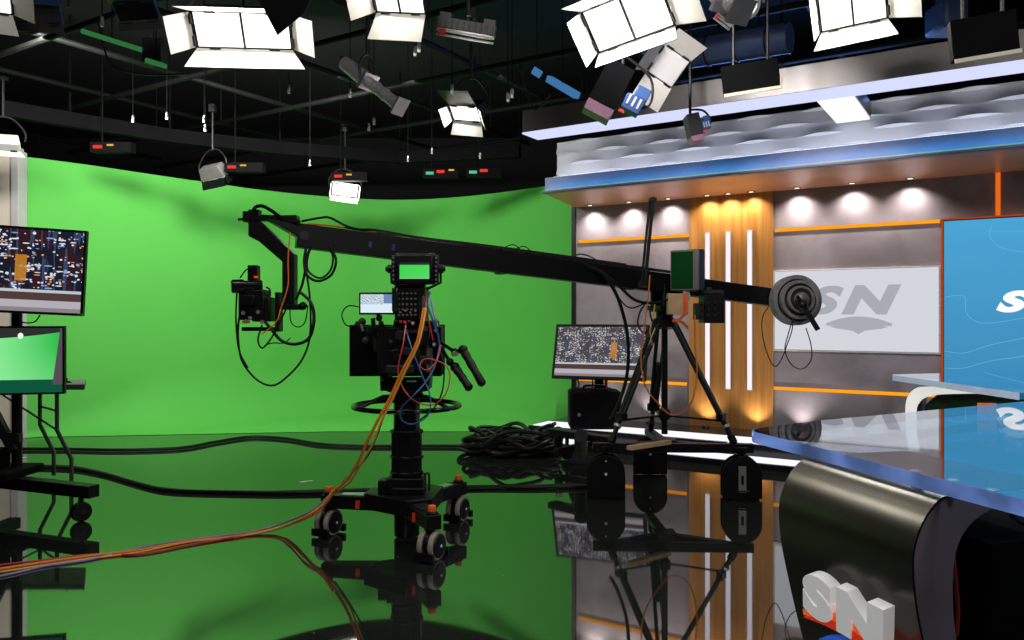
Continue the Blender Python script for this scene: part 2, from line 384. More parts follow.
def glyph(mb, ch, o, right, up, nrm, h, depth, bold=.035, shear=.3, wide=1.25):
    """a heavy italic letter as solid geometry; returns its width"""
    cu = bpy.data.curves.new('t', 'FONT'); cu.body = ch; cu.size = 1.0; cu.shear = shear; cu.offset = bold; cu.extrude = .5; cu.resolution_u = 6
    ob = bpy.data.objects.new('t', cu); COL.objects.link(ob)
    me = bpy.data.meshes.new_from_object(ob.evaluated_get(bpy.context.evaluated_depsgraph_get()))
    xs = [v.co.x for v in me.vertices]; ys = [v.co.y for v in me.vertices]
    x0, y0, k = min(xs), min(ys), h/(max(ys)-min(ys))
    mb.add([V(o)+right*((v.co.x-x0)*k*wide)+up*((v.co.y-y0)*k)+nrm*((v.co.z+.5)*depth) for v in me.vertices], [tuple(p.vertices) for p in me.polygons])
    w = (max(xs)-x0)*k*wide
    bpy.data.objects.remove(ob); bpy.data.curves.remove(cu); bpy.data.meshes.remove(me)
    return w
def crescent(w, h, t, n=14, tip=.0):
    """swoosh: arch band of width w, rise h, thickness t in the middle, pointed ends"""
    top = [(-w/2+w*i/n, h*(1-(2*i/n-1)**2)) for i in range(n+1)]
    bot = [(-w/2+w*i/n, h*(1-(2*i/n-1)**2)-t*(1-(2*i/n-1)**2)-tip) for i in range(n, -1, -1)]
    return top+bot

# ================================================================== the room
mb = MB(); mb.box((0, 5.5, -.05), (18, 19, .1)); struct(mb, 'floor', M['floor'])
mb = MB(); mb.box((0, 5.5, 4.85), (18, 19, .1)); struct(mb, 'ceiling', M['ceil'])
mb = MB(); mb.box((0, 15.05, 2.4), (18, .1, 4.8)); struct(mb, 'wall_back', M['room'])
mb = MB(); mb.box((0, -4.05, 2.4), (18, .1, 4.8)); struct(mb, 'wall_front', M['room'])
mb = MB(); mb.box((-9.05, 5.5, 2.4), (.1, 19, 4.8)); struct(mb, 'wall_far_left', M['room'])
mb = MB(); mb.box((9.05, 5.5, 2.4), (.1, 19, 4.8)); struct(mb, 'wall_far_right', M['room'])

# green cyclorama: curved wall, coved into a green apron on the floor
CYT = 3.18
plan = spline([(-5.71, 9.17, 0), (-5.1, 9.62, 0), (-4.55, 10.15, 0), (-3.8, 10.8, 0), (-3.0, 11.5, 0), (-2.2, 11.93, 0), (-1.55, 11.98, 0), (-.95, 11.8, 0), (-.3, 11.4, 0), (.35, 10.85, 0), (1.0, 10.3, 0), (1.5, 9.95, 0)], 5)
mb = MB(); prof_n = 0; rows = []
for p in plan:
    x, y = p.x, p.y
    t = min(1, max(0, (x+5.5)/6.5)); fy = 9.22+.42*min(1, (x+5.5)/3.2)
    fx = x*.93-.1 if x < 0 else x*.93-.1
    fy += max(0, fx-.45)*2.0
    fp = V((max(-5.5, fx), fy, 0))
    bp = V((x, y, 0)); d = (fp-bp); L = max(d.length, .02)
    if d.y > -.1: d = V((.2, -1, 0)); fp = bp+d.normalized()*.1; L = .1
    d = d.normalized(); r = min(.75, .85*L)
    pr = [fp+V((0, 0, .004)), bp+d*r+V((0, 0, .006))]
    for k in range(1, 9):
        a = math.pi/2*k/8
        pr.append(bp+d*(r-r*math.sin(a))+V((0, 0, .006+r-r*math.cos(a))))
    pr += [bp+V((0, 0, 1.6)), bp+V((0, 0, CYT)), bp-d*.06+V((0, 0, CYT)), bp-d*.06]
    up_h = .085*max(0, min(1, (-3.6-x)/2)); pr = [q+V((0, 0, up_h)) if q.z > 3 else q for q in pr]
    rows.append(pr)
k_ = len(rows[0])
mb.add([v for r in rows for v in r], [(i*k_+j, i*k_+j+1, (i+1)*k_+j+1, (i+1)*k_+j) for i in range(len(rows)-1) for j in range(k_-1)])
struct(mb, 'wall_green', M['green'])

# beige wall with grey corner trim on the far left
mb = MB(); mb.box((-7.42, 9.1, 1.65), (3.45, .12, 3.3)); struct(mb, 'wall_left', M['beige'])
mb = MB(); mb.box((-5.665, 9.08, 1.65), (.085, .17, 3.3)); mb.box((-7.42, 9.08, 3.325), (3.5, .2, .05)); struct(mb, 'trim_1', M['wallgrey'], bevel=.004)

# ================================================================== presenters' set
uE = 6.6
ua, ub = u_at(689.5), u_at(773.5)
SZ = 2.76
mb = MB()
mb.sbox(0, ua, -.16, 0, .0, SZ+.03); mb.sbox(ub, uE, -.16, 0, 0, SZ+.03)
w = struct(mb, 'wall_set', M['concrete'])
mb = MB()                                      # thin dark panel joints
for px in (): pass
for u in (.36, 2.6+.0, 3.2, 3.9, 4.9): pass
mb = MB(); mb.sbox(ua, ub, -.16, .015, 0, SZ+.03); struct(mb, 'wall_wood', M['wood'])
mb = MB(); mb.sbox(-.04, .012, -.16, .02, 0, SZ+.02); struct(mb, 'trim_2', M['black'])

# amber light lines
def amber(px0, px1, z, label, u1=None):
    u0 = u_at(px0); u1 = u_at(px1) if u1 is None else u1
    mb = MB(); mb.sbox(u0, u1, -.004, .012, z-.018, z+.018)
    single(mb, 'light_strip', M['ostrip'], label, 'light strip', S((u0+u1)/2, 0, z))
amber(579, 689, 2.335, 'amber light strip on the grey wall left of the wood panel, above the camera crane')
amber(579, 687, .63, 'amber light strip low on the grey wall behind the middle monitor')
amber(775, 940, 2.335, 'amber light strip on the grey wall above the white sign')
amber(774, 0, .63, 'amber light strip low on the grey wall below the white sign', u_at(1010))
mb = MB(); uv_ = u_at(998); mb.sbox(uv_-.02, uv_+.02, -.004, .014, 2.35, SZ)
single(mb, 'light_strip', M['rstrip'], 'upright orange light strip between the canopy and the blue screen', 'light strip', S(uv_, 0, 2.35))

# three light bars in the wood panel
for px, lab in ((708.5, 'left'), (729, 'middle'), (750.5, 'right')):
    u = u_at(px); r_ = thing('light_bar', {'left': 'left of the three upright white light bars in the wood panel', 'middle': 'middle one of three upright white light bars in the wood panel', 'right': 'right of the three upright white light bars, nearest the disc weights'}[lab], 'light bar', S(u, .015, .6), 'white light bars in the wood panel')
    mb = MB(); mb.sbox(u-.029, u+.029, .0151, .034, .59, 2.36); part(mb, 'channel', M['alu'], r_)
    mb = MB(); mb.sbox(u-.024, u+.024, .034, .042, .6, 2.35); part(mb, 'diffuser', M['bar'], r_, label='glowing white diffuser')

# canopy: wood soffit, blue lit band, wave tile frieze
cn = thing('canopy', 'long canopy over the set wall with blue lit edge and white wave tiles', 'canopy', S(3, .6, SZ))
mb = MB()
mb.add([S(.02, 0, SZ), S(.24, 1.17, SZ), S(uE, 1.17, SZ), S(uE, 0, SZ), S(.02, 0, SZ+.05), S(.24, 1.17, SZ+.05), S(uE, 1.17, SZ+.05), S(uE, 0, SZ+.05)],
       [(0, 1, 2, 3), (7, 6, 5, 4), (0, 4, 5, 1), (1, 5, 6, 2), (2, 6, 7, 3), (3, 7, 4, 0)])
part(mb, 'soffit', M['soffit'], cn, label='brown wooden underside')
mb = MB(); mb.sbox(.24, uE, 1.145, 1.165, SZ+.05, SZ+.178); mb.sbox(.24, .27, .1, 1.145, SZ+.05, SZ+.178); part(mb, 'edge_band', M['band'], cn)
mb = MB(); mb.sbox(.235, uE, 1.166, 1.245, SZ-.004, SZ+.006); mb.sbox(.235, uE, 1.237, 1.245, SZ-.004, SZ+.022); part(mb, 'lip', M['band'], cn)
mb = MB(); mb.sbox(.24, uE, 1.20, 1.232, SZ+.0065, SZ+.014); part(mb, 'blue_led', M['bstrip'], cn, label='blue glowing strip')
mb = MB(); mb.sbox(.24, uE, .2, 1.145, SZ+.165, SZ+.178); part(mb, 'top_board', M['band'], cn)
# wave tiles: a relief of slanted scales with wavy creases
mb = MB(); u0, u1, z0, z1, nn_ = .27, uE, SZ+.18, 3.36, .94
nu, nz = 330, 84; LT = .62
for j in range(nz+1):
    for i in range(nu+1):
        u = u0+(u1-u0)*i/nu; z = z0+(z1-z0)*j/nz
        q = (z-z0)/.118+.55
        row = math.floor(q); f_ = q-row
        am = .5+.5*math.cos(2*math.pi*u/LT+math.pi*(row % 2))
        h_ = (.25+.75*am)*(1-f_)**2.2
        mb.v.append(S(u, nn_+.030*h_, z+.022*(am-.5)*(1 if 0 < j < nz else 0)))
for j in range(nz):
    for i in range(nu):
        mb.f.append([j*(nu+1)+i, j*(nu+1)+i+1, (j+1)*(nu+1)+i+1, (j+1)*(nu+1)+i]); mb.mi.append(0)
part(mb, 'wave_tiles', M['wave'], cn, label='white wave relief tiles')
mb = MB(); mb.sbox(.27, uE, .88, .939, z0, z1); part(mb, 'tile_backing', M['white'], cn)
mb = MB(); mb.sbox(.3, uE, 1.02, 1.09, z0-.001, z0+.014); part(mb, 'white_led', M['ledw'], cn, label='white glowing strip')
# overhead fascia beam
fa = thing('overhead_beam', 'grey metal beam with glowing underside hanging in front of the canopy', 'beam', S(3.4, 2.03, 3.18))
mb = MB(); mb.sbox(.575, uE, 1.90, 2.19, 3.195, 3.41); part(mb, 'casing', M['fascia'], fa, bevel=.004, label='satin grey casing')
mb = MB(); mb.sbox(.575, uE, 1.89, 2.195, 3.18, 3.194); part(mb, 'diffuser', M['beam'], fa, label='glowing blue-white underside')
for u in (1.2, 3.0, 5.0):
    mb = MB(); mb.cyl(S(u, 2.05, 3.41), S(u, 2.05, 4.8), .012, n=8); part(mb, 'hanger_rod', M['black'], fa)
# light box joining beam and canopy
ulb = (u_at(838, 1.0)+u_at(868, 1.0))/2
lb = thing('light_box', 'glowing white box bridging the overhead beam and the wave tiles', 'light box', S(ulb, 1.4, 3.17))
mb = MB(); mb.sbox(ulb-.15, ulb+.15, .99, 1.885, 3.20, 3.34); part(mb, 'casing', M['fascia'], lb)
mb = MB(); mb.sbox(ulb-.14, ulb+.14, .99, 1.885, 3.185, 3.199); part(mb, 'diffuser', M['lbox'], lb, label='glowing white underside')

# recessed downlights with their lamps
def spot(name, loc, target, energy, col, size, blend=.6, r=.02):
    L = bpy.data.lights.new(name, 'SPOT'); L.energy = energy; L.color = col; L.spot_size = math.radians(size); L.spot_blend = blend; L.shadow_soft_size = r
    o = bpy.data.objects.new(name, L); COL.objects.link(o); o.location = loc
    o.rotation_euler = (V(target)-V(loc)).to_track_quat('-Z', 'Y').to_euler(); return o
def area(name, loc, target, energy, col, sx, sy):
    L = bpy.data.lights.new(name, 'AREA'); L.energy = energy; L.color = col; L.shape = 'RECTANGLE'; L.size = sx; L.size_y = sy
    o = bpy.data.objects.new(name, L); COL.objects.link(o); o.location = loc
    o.rotation_euler = (V(target)-V(loc)).to_track_quat('-Z', 'Y').to_euler(); return o
DL = [(590, 'leftmost downlight, above the grey wall by the green screen'), (629, 'downlight above the grey wall, second from the canopy\'s left end'), (668, 'downlight above the grey wall just left of the wood panel'),
      (707, 'downlight above the left light bar of the wood panel'), (728, 'downlight above the middle light bar of the wood panel'), (751, 'downlight above the right light bar of the wood panel'),
      (797, 'downlight just right of the wood panel, above the disc weights'), (852, 'downlight above the letters of the white sign'), (910, 'downlight above the right end of the white sign')]
for px, lab in DL:
    u = u_at(px, .12); c = S(u, .12, SZ)
    r_ = thing('downlight', lab, 'downlight', c, 'downlights in the canopy')
    mb = MB(); mb.ring([(.028, -.006), (.042, -.006), (.042, .0), (.028, .0)], c, (0, 0, 1), 20); part(mb, 'trim_ring', M['dgrey'], r_)
    mb = MB(); mb.cyl(c-V((0, 0, .004)), c-V((0, 0, .001)), .027, n=18); part(mb, 'lens', M['glowwarm'], r_, label='glowing lens')
    wood = ua < u < ub
    spot('downlight_lamp', c-V((0, 0, .012)), S(u, .03, 1.2), 37 if not wood else 23, (1, .9, .86) if not wood else (1, .86, .62), 128 if not wood else 135, 1.0)
for px, lab in ((604, 'floor uplight at the left foot of the grey wall'), (650, 'floor uplight at the foot of the grey wall behind the crane tripod'), (706, 'floor uplight at the left foot of the wood panel'),
                (755, 'floor uplight at the right foot of the wood panel'), (800, 'floor uplight at the foot of the grey wall behind the desk tip')):
    u = u_at(px, .1); c = S(u, .12, .166)
    r_ = thing('uplight', lab, 'uplight', c, 'uplights on the stage step')
    mb = MB(); mb.ring([(.025, .0), (.04, .0), (.04, .018), (.025, .018)], c, (0, 0, 1), 18); part(mb, 'trim_ring', M['dgrey'], r_)
    mb = MB(); mb.cyl(c+V((0, 0, .002)), c+V((0, 0, .010)), .024, n=16); part(mb, 'lens', M['glowwarm'], r_, label='glowing lens')
    wood = ua < u < ub
    spot('uplight_lamp', c+V((0, 0, .025)), S(u, .03, 1.0), 13 if not wood else 12, (1, .9, .88) if not wood else (1, .86, .6), 110, 1.0)

# stage step in front of the set wall
st = thing('stage_step', 'low black glossy stage step with white light lines along the set wall', 'stage step', S(3, .6, 0))
mb = MB(); mb.sbox(-.06, uE, .02, 1.40, .0005, .05); part(mb, 'lower_step', M['step'], st, bevel=.003)
mb = MB(); mb.sbox(-.06, uE, .02, 1.03, .0505, .165); part(mb, 'upper_step', M['step'], st, bevel=.003)
mb = MB(); mb.sbox(-.02, uE, 1.05, 1.34, .0505, .054); part(mb, 'light_line', M['strip'], st, label='white glowing line on the lower tread')
mb = MB(); mb.sbox(-.03, uE, .60, .98, .1655, .169); part(mb, 'light_line', M['strip'], st, label='white glowing line on the upper tread')

# white backlit sign with grey logo
us0, us1 = u_at(776), u_at(939)
sg = thing('wall_sign', 'white backlit sign with grey SN logo on the grey wall', 'sign', S((us0+us1)/2, 0, 1.05))
mb = MB(); mb.sbox(us0-.02, us1+.02, .0005, .04, 1.035, 1.90); part(mb, 'frame', M['wallgrey'], sg, bevel=.004)
mb = MB(); mb.sbox(us0, us1, .0405, .05, 1.055, 1.885); part(mb, 'panel', M['sign'], sg, label='glowing white panel')
mb = MB(); uS = u_at(808)
wS = glyph(mb, 'S', S(uS, .0505, 1.425), U, V((0, 0, 1)), N, .30, .006, wide=1.5, bold=.05); part(mb, 'letter', M['signlogo'], sg, label='grey letter S')
mb = MB(); glyph(mb, 'N', S(uS+wS*.93, .0505, 1.425), U, V((0, 0, 1)), N, .30, .006, wide=1.5, bold=.055); part(mb, 'letter', M['signlogo'], sg, label='grey letter N')
mb = MB(); uc = (u_at(827)+u_at(893))/2
mb.prism(crescent(.62, .07, .07, tip=.025), S(uc, .0505, 1.335), U, V((0, 0, 1)), N*.006)
mb.prism([(a, -b_*1.0) if False else (a, b_) for a, b_ in [(-.28, .0), (0, .05), (.28, .0), (.2, -.02), (.06, -.04), (0, -.075), (-.06, -.04), (-.2, -.02)]], S(uc, .0505, 1.30), U, V((0, 0, 1)), N*.006)
part(mb, 'swoosh', M['signlogo'], sg, label='grey swoosh under the letters')

# blue video screen
uv0 = u_at(944.5)
vs_ = thing('video_screen', 'large blue video screen with white lettering and red edge on the set wall', 'screen', S(uv0+1, 0, .75))
zb0, zb1 = .72, 2.325
mb = MB(); mb.sbox(uv0-.02, 6.5, .001, .05, zb0-.02, zb1+.02); part(mb, 'casing', M['black'], vs_)
mb = MB(); mb.sbox(uv0-.024, uv0-.006, .0, .062, zb0, zb1+.026); mb.sbox(uv0-.006, 6.5, .0, .062, zb1+.012, zb1+.026); part(mb, 'red_edge', M['rdim'], vs_, label='glowing red-orange edge')
mb = MB(); mb.quad(S(uv0, .052, zb0), S(6.48, .052, zb0), S(6.48, .052, zb1), S(uv0, .052, zb1)); part(mb, 'display', M['d_blue'], vs_, label='blue display')
mb = MB(); uS = u_at(996, .05); h_ = .205; zS = z_at(1005, 312.5, .05)
wS = glyph(mb, 'S', S(uS, .053, zS), U, V((0, 0, 1)), N, h_, .002, wide=1.65, bold=.06); part(mb, 'letter', M['ltext'], vs_, label='white letter S')
mb = MB(); glyph(mb, 'N', S(uS+wS*.95, .053, zS), U, V((0, 0, 1)), N, h_, .002, wide=1.65, bold=.06); part(mb, 'letter', M['ltext'], vs_, label='white letter N')
def onv(px, py): return S(u_at(px, .0535), .0535, z_at(px, py, .0535))
mb = MB()
for pl in ([(985, 231), (1024, 231), (1060, 231)], [(992, 217.5+8), (990, 236), (1000, 247), (1024, 252), (1060, 254)],
           [(945, 297), (964, 296), (966, 312), (975, 321), (990, 323), (1024, 318), (1060, 312)],
           [(945, 351), (964, 353), (990, 345), (1024, 338), (1060, 330)], [(945, 368), (964, 368), (990, 361), (1024, 356), (1060, 348)]):
    mb.tube(spline([onv(*p) for p in pl], 5), .0028, 4)
part(mb, 'graphic_lines', M['bluetext'], vs_, label='thin pale lines of the graphic')

# ================================================================== lighting grid
GZ = 3.95
for i, u in enumerate([-7.0, -5.6, -4.2, -2.8, -1.4, 0, 1.6, 3.2, 4.8]):
    n0, n1 = (-1.2 if u > -4 else 1.0), 9.0
    if u > 0: n0 = .3
    mb = MB(); mb.cyl(S(u, n0, GZ), S(u, n1, GZ), .028, n=10)
    for nn in (n0+1.0, (n0+n1)/2, n1-1.0): mb.cyl(S(u, nn, GZ), S(u, nn, 4.8), .012, n=6)
    single(mb, 'grid_pipe', M['pipe'], 'black ceiling grid pipe running toward the set wall', 'pipe', S(u, (n0+n1)/2, GZ), 'upper grid pipes')
for i, nn in enumerate([-.6, .8, 2.2, 3.6, 5.0, 6.4]):
    u0, u1 = -7.5, (5.6 if nn > .5 else -.6)
    mb = MB(); mb.cyl(S(u0, nn, GZ-.06), S(u1, nn, GZ-.06), .028, n=10)
    single(mb, 'grid_pipe', M['pipe'], 'black ceiling grid pipe running alongside the set wall', 'pipe', S((u0+u1)/2, nn, GZ-.06), 'lower grid pipes')
# raceway beam above the green wall
mb = MB(); rp = [at(0, 118, 8.4), at(70, 135, 8.9), at(170, 156, 9.7), at(280, 170, 10.4), at(400, 176, 11.0), at(520, 168, 10.6)]
for a, b_ in zip(rp, rp[1:]): mb.bar(V((a.x, a.y, 3.62)), V((b_.x, b_.y, 3.62)), .12, .16)
for a in rp[1:]: mb.cyl((a.x, a.y, 3.6), (a.x, a.y, 4.8), .015, n=8)
single(mb, 'cable_raceway', M['blackm'], 'dark cable raceway hanging above the green wall', 'raceway', (rp[2].x, rp[2].y, 3.55))
# outlet boxes with red and coloured pilot lights
for px, py, Y, cols, lab in ((113, 148, 8.9, 'ry', 'leftmost power box with red light above the green wall'), (245, 168, 9.6, 'ry', 'power box with red light between the two small lamps above the green wall'),
                        (350, 177, 10.3, 'ry', 'power box with red light above the lit lamp on the green wall'), (441, 174, 10.3, 'gry', 'power box with green and red lights above the green wall'),
                        (484, 173, 10.3, 'gr', 'rightmost power box with green and red lights, nearest the canopy')):
    c = at(px, py, Y); r_ = thing('power_box', lab, 'power box', c-V((0, 0, .08)), 'power boxes above the green wall')
    mb = MB(); mb.box(c, (.46, .12, .11)); mb.cyl(c+V((-.12, 0, .05)), V((c.x-.12, c.y, 4.8)), .010, n=6); part(mb, 'casing', M['blackm'], r_)
    for k, ch in enumerate(cols):
        p = c+V((-.14+.14*k, -.066, .0+.02*k)); mb = MB(); mb.box(p, (.10 if ch != 'y' else .07, .012, .035 if ch != 'y' else .018))
        part(mb, 'pilot_light', {'r': M['lampred'], 'y': M['lampyel'], 'g': M['lampgreen']}[ch], r_, label={'r': 'red pilot light', 'y': 'yellow pilot light', 'g': 'green pilot light'}[ch])

# ------------------------------------------------------------------ studio lamps
def lampframe(d, roll=0):
    d = V(d).normalized(); x = d.cross(V((0, 0, 1))).normalized(); y = x.cross(d).normalized()
    c, s_ = math.cos(roll), math.sin(roll)
    return d, x*c+y*s_, y*c-x*s_
def softlight(label, c, d, w, h, roll=0, doors=(('t', 50, .2), ('b', 60, .18), ('l', 60, .2), ('r', 60, .2)), face='glowwhite', cells=2, group=None, name='softlight', deep=.14, top=GZ, hous='black', lamp=0, lcol=(1, .96, .9)):
    """panel lamp: x to the viewer's right, y up; d is where it shines"""
    c = V(c); d, x, y = lampframe(d, roll); x = -x
    r_ = thing(name, label, 'studio light', c, group)
    def P(a, b_, k): return c+x*a+y*b_+d*k
    mb = MB(); W, Hh = w/2, h/2
    vs = [P(-W, -Hh, 0), P(W, -Hh, 0), P(W, Hh, 0), P(-W, Hh, 0), P(-W*.8, -Hh*.7, -deep), P(W*.8, -Hh*.7, -deep), P(W*.8, Hh*.7, -deep), P(-W*.8, Hh*.7, -deep)]
    mb.add(vs, [(0, 1, 2, 3), (7, 6, 5, 4), (0, 4, 5, 1), (1, 5, 6, 2), (2, 6, 7, 3), (3, 7, 4, 0)]); part(mb, 'housing', M[hous], r_, bevel=.004)
    for i in range(cells):
        a0 = -W*.95+i*(W*1.9/cells)+.006; a1 = -W*.95+(i+1)*(W*1.9/cells)-.006; b0, b1 = -Hh*.92, Hh*.92
        mb = MB(); mb.add([P(a0, b0, .004), P(a1, b0, .004), P(a1, b1, .004), P(a0, b1, .004), P(a0, b0, .012), P(a1, b0, .012), P(a1, b1, .012), P(a0, b1, .012)],
                          [(3, 2, 1, 0), (4, 5, 6, 7), (0, 1, 5, 4), (1, 2, 6, 5), (2, 3, 7, 6), (3, 0, 4, 7)])
        part(mb, 'diffuser', M[face], r_, label='glowing diffuser')
    if cells > 1:
        mb = MB(); mb.bar(P(0, -Hh, .014), P(0, Hh, .014), .012, .012); part(mb, 'crossbar', M['dgrey'], r_)
    for dr in doors:
        k, ang, L = dr[0], math.radians(dr[1]), dr[2]
        fl = dr[3] if len(dr) > 3 else .25
        o = {'t': y, 'b': -y, 'l': -x, 'r': x}[k]; ax = x if k in 'tb' else y
        hw = W if k in 'tb' else Hh; ed = Hh if k in 'tb' else W
        e = o*math.cos(ang)+d*math.sin(ang); nr = (o*math.sin(ang)-d*math.cos(ang))
        p0 = c+o*ed+d*.015; q = [p0-ax*hw*.97, p0+ax*hw*.97, p0+ax*hw*(.97+fl)+e*L, p0-ax*hw*(.97+fl)+e*L]
        mb = MB(); off = nr*.006; i0 = len(mb.v)
        mb.v += q+[p+off for p in q]
        for f, mi in (((0, 1, 2, 3), 0), ((4, 7, 6, 5), 1), ((0, 4, 5, 1), 1), ((1, 5, 6, 2), 1), ((2, 6, 7, 3), 1), ((3, 7, 4, 0), 1)):
            mb.f.append(list(f)); mb.mi.append(mi)
        inside = M['door'] if not (len(dr) > 4 and dr[4] == 'k') else M['black']
        part(mb, 'barn_door', [inside, M['black']], r_)
        for s_ in (-.6, .6): part(MB().cyl(p0+ax*hw*s_-ax*.03, p0+ax*hw*s_+ax*.03, .009, n=8), 'hinge', M['dgrey'], r_)
    mb = MB(); t0 = c-d*deep*.6
    mb.tube(spline([t0-x*(W+.03), t0-x*(W+.03)+V((0, 0, .10)), t0-x*W*.6+V((0, 0, .22)), t0+V((0, 0, .25)), t0+x*W*.6+V((0, 0, .22)), t0+x*(W+.03)+V((0, 0, .10)), t0+x*(W+.03)], 4), .010, 6)
    part(mb, 'yoke', M['dgrey'], r_)
    mb = MB(); mb.cyl(t0+V((0, 0, .24)), V((t0.x, t0.y, max(top, t0.z+.3))), .014, n=8); mb.box(V((t0.x, t0.y, max(top, t0.z+.3))), (.07, .07, .09)); part(mb, 'hanger', M['dgrey'], r_)
    if lamp:
        area('softlight_lamp', c+d*.03, c+d*1.03, lamp, lcol, w*.9, h*.9)
    return r_

softlight('big glowing panel lamp at the upper left with open white barn doors', at(243, 30, 4.6), (.12, -.62, -.62), .56, .22, roll=-.04, lamp=20,
          doors=(('t', 55, .12), ('b', 55, .12), ('l', 35, .15, .05), ('r', 35, .15, .05)), deep=.16)
softlight('lamp with white barn doors cut by the top edge, left of the box lamp', at(398, -8, 4.6), (-.3, -.55, -.5), .34, .24, roll=.22, lamp=4,
          doors=(('t', 60, .12), ('b', 50, .17, .1), ('l', 50, .16, .1), ('r', 60, .15)))
softlight('big glowing panel lamp hanging above the grey beam, tilted to the right', at(628, 18, 4.6), (-.25, -.62, -.60), .50, .27, roll=-.22, lamp=20,
          doors=(('t', 50, .14), ('b', 75, .12, .05), ('l', 70, .14, .1), ('r', 30, .22, .0)))
softlight('glowing panel lamp with white barn doors at the upper right above the beam', at(852, 4, 4.9), (-.25, -.62, -.55), .40, .27, roll=-.10, lamp=18,
          doors=(('t', 60, .14), ('b', 60, .13), ('l', 70, .1, .1), ('r', 30, .2, .0)))
softlight('small open lamp with white barn doors hanging in the dark mid ceiling', at(466, 113, 6.6), (-.45, -.5, -.62), .30, .14, roll=.26, cells=1, lamp=6,
          doors=(('t', 20, .2, .1, 'k'), ('b', 35, .12, .15), ('l', 70, .1), ('r', 45, .12)), face='glowwhite')
softlight('small lit lamp hanging at the top edge of the green wall', at(345, 190, 10.6), (.15, -.8, -.45), .36, .17, roll=.12, cells=1, lamp=4,
          doors=(('t', 60, .08, .05), ('b', 60, .1, .05), ('l', 80, .08), ('r', 80, .08)))
softlight('small unlit lamp tilted away at the top left of the green wall', at(216, 176, 9.7), (.3, .5, -.75), .36, .16, roll=.16, cells=1, face='white', hous='grey',
          doors=(('t', 70, .08, .05), ('b', 60, .1, .05), ('l', 80, .08), ('r', 80, .08)))
softlight('lamp with silver housing and flat barn doors hanging just above the beam', at(668, 66, 5.85), (.1, -.75, -.45), .25, .23, roll=.5, cells=1, face='white', hous='silver',
          doors=(('t', 30, .16, .1), ('b', 10, .2, .05), ('l', 40, .15)))
softlight('corner lamp at the top left corner of the frame', at(-14, -6, 4.6), (.3, -.6, -.6), .26, .2, cells=1, face='glowwhite', doors=(('b', 40, .12), ('r', 35, .14, .0)))
softlight('cream rimmed lamp on the far left above the beige wall', at(2, 146, 8.3), (.2, -.5, -.8), .34, .1, cells=1, face='white', hous='cream', doors=(('b', 40, .06),))
softlight('blue-lit black lamp at the upper left with red label', at(36, 14, 5.1), (.2, -.4, -.8), .30, .14, roll=-.1, cells=1, face='blackg', hous='bluelit', doors=(('b', 50, .05, .05, 'k'), ('t', 30, .06, .05, 'k')))
softlight('blue-lit black lamp beside the big left panel lamp', at(136, 10, 4.6), (.2, -.4, -.8), .24, .14, roll=-.3, cells=1, face='blackg', hous='bluelit', doors=(('b', 50, .05, .05, 'k'), ('t', 30, .06, .05, 'k')))

# long dark flag hanging in front of the big lamp
mb = MB(); mb.prism([(-.16, .2), (.26, .2), (.16, .0), (.0, -.12)], at(276, 12, 4.35), V((1, 0, 0)), V((0, -.2, 1)).normalized(), V((0, .008, 0)))
r_ = single(mb, 'light_flag', M['blackm'], 'black metal flag in front of the big left panel lamp', 'light flag', at(281, 12, 4.35))

# ellipsoidal spotlights
def ellipsoidal(label, p, q, r, mat='silver', hue='dgrey'):
    p, q = V(p), V(q); d = (q-p).normalized(); L = (q-p).length
    r_ = thing('ellipsoidal_spotlight', label, 'spotlight', (p+q)/2)
    mb = MB(); mb.lathe([(r*.5, 0), (r*1.0, L*.03), (r*1.1, L*.25), (r*1.15, L*.42), (r*.8, L*.46)], p, d, 18); part(mb, 'lamp_housing', M[mat], r_)
    mb = MB(); mb.lathe([(r*.8, L*.44), (r*.8, L*.95), (r*.75, L*.96)], p, d, 18)
    for k in (.55, .7, .85): mb.lathe([(r*.84, L*k), (r*.88, L*(k+.01)), (r*.88, L*(k+.03)), (r*.84, L*(k+.04))], p, d, 18)
    part(mb, 'lens_barrel', M[mat], r_)
    mb = MB(); x, y = perp(d)
    R = Matrix((x, y, d)).transposed()
    mb.box(p+d*L*.97, (r*2.5, r*2.5, .015), R); part(mb, 'color_frame', M['alu'], r_)
    mb = MB(); mb.box(p+d*L*.44, (r*2.9, r*2.4, .03), R); part(mb, 'shutter_ring', M['alu'], r_)
    mb = MB(); c = p+d*L*.42
    sd = d.cross(V((0, 0, 1))).normalized()
    mb.tube(spline([c-sd*r*1.5, c-sd*r*1.5+V((0, 0, .12)), c+V((0, 0, .2)), c+sd*r*1.5+V((0, 0, .12)), c+sd*r*1.5], 4), .009, 6)
    mb.cyl(c+V((0, 0, .2)), (c.x, c.y, GZ), .012, n=8); part(mb, 'yoke', M['dgrey'], r_)
ellipsoidal('silver spotlight pointing down right in the middle of the dark ceiling', at(343, 62, 6.2), at(402, 108, 5.9), .055)
ellipsoidal('grey spotlight barrel pointing at the desk near the beam', at(716, -8, 4.7), at(742, 12, 4.5), .06)
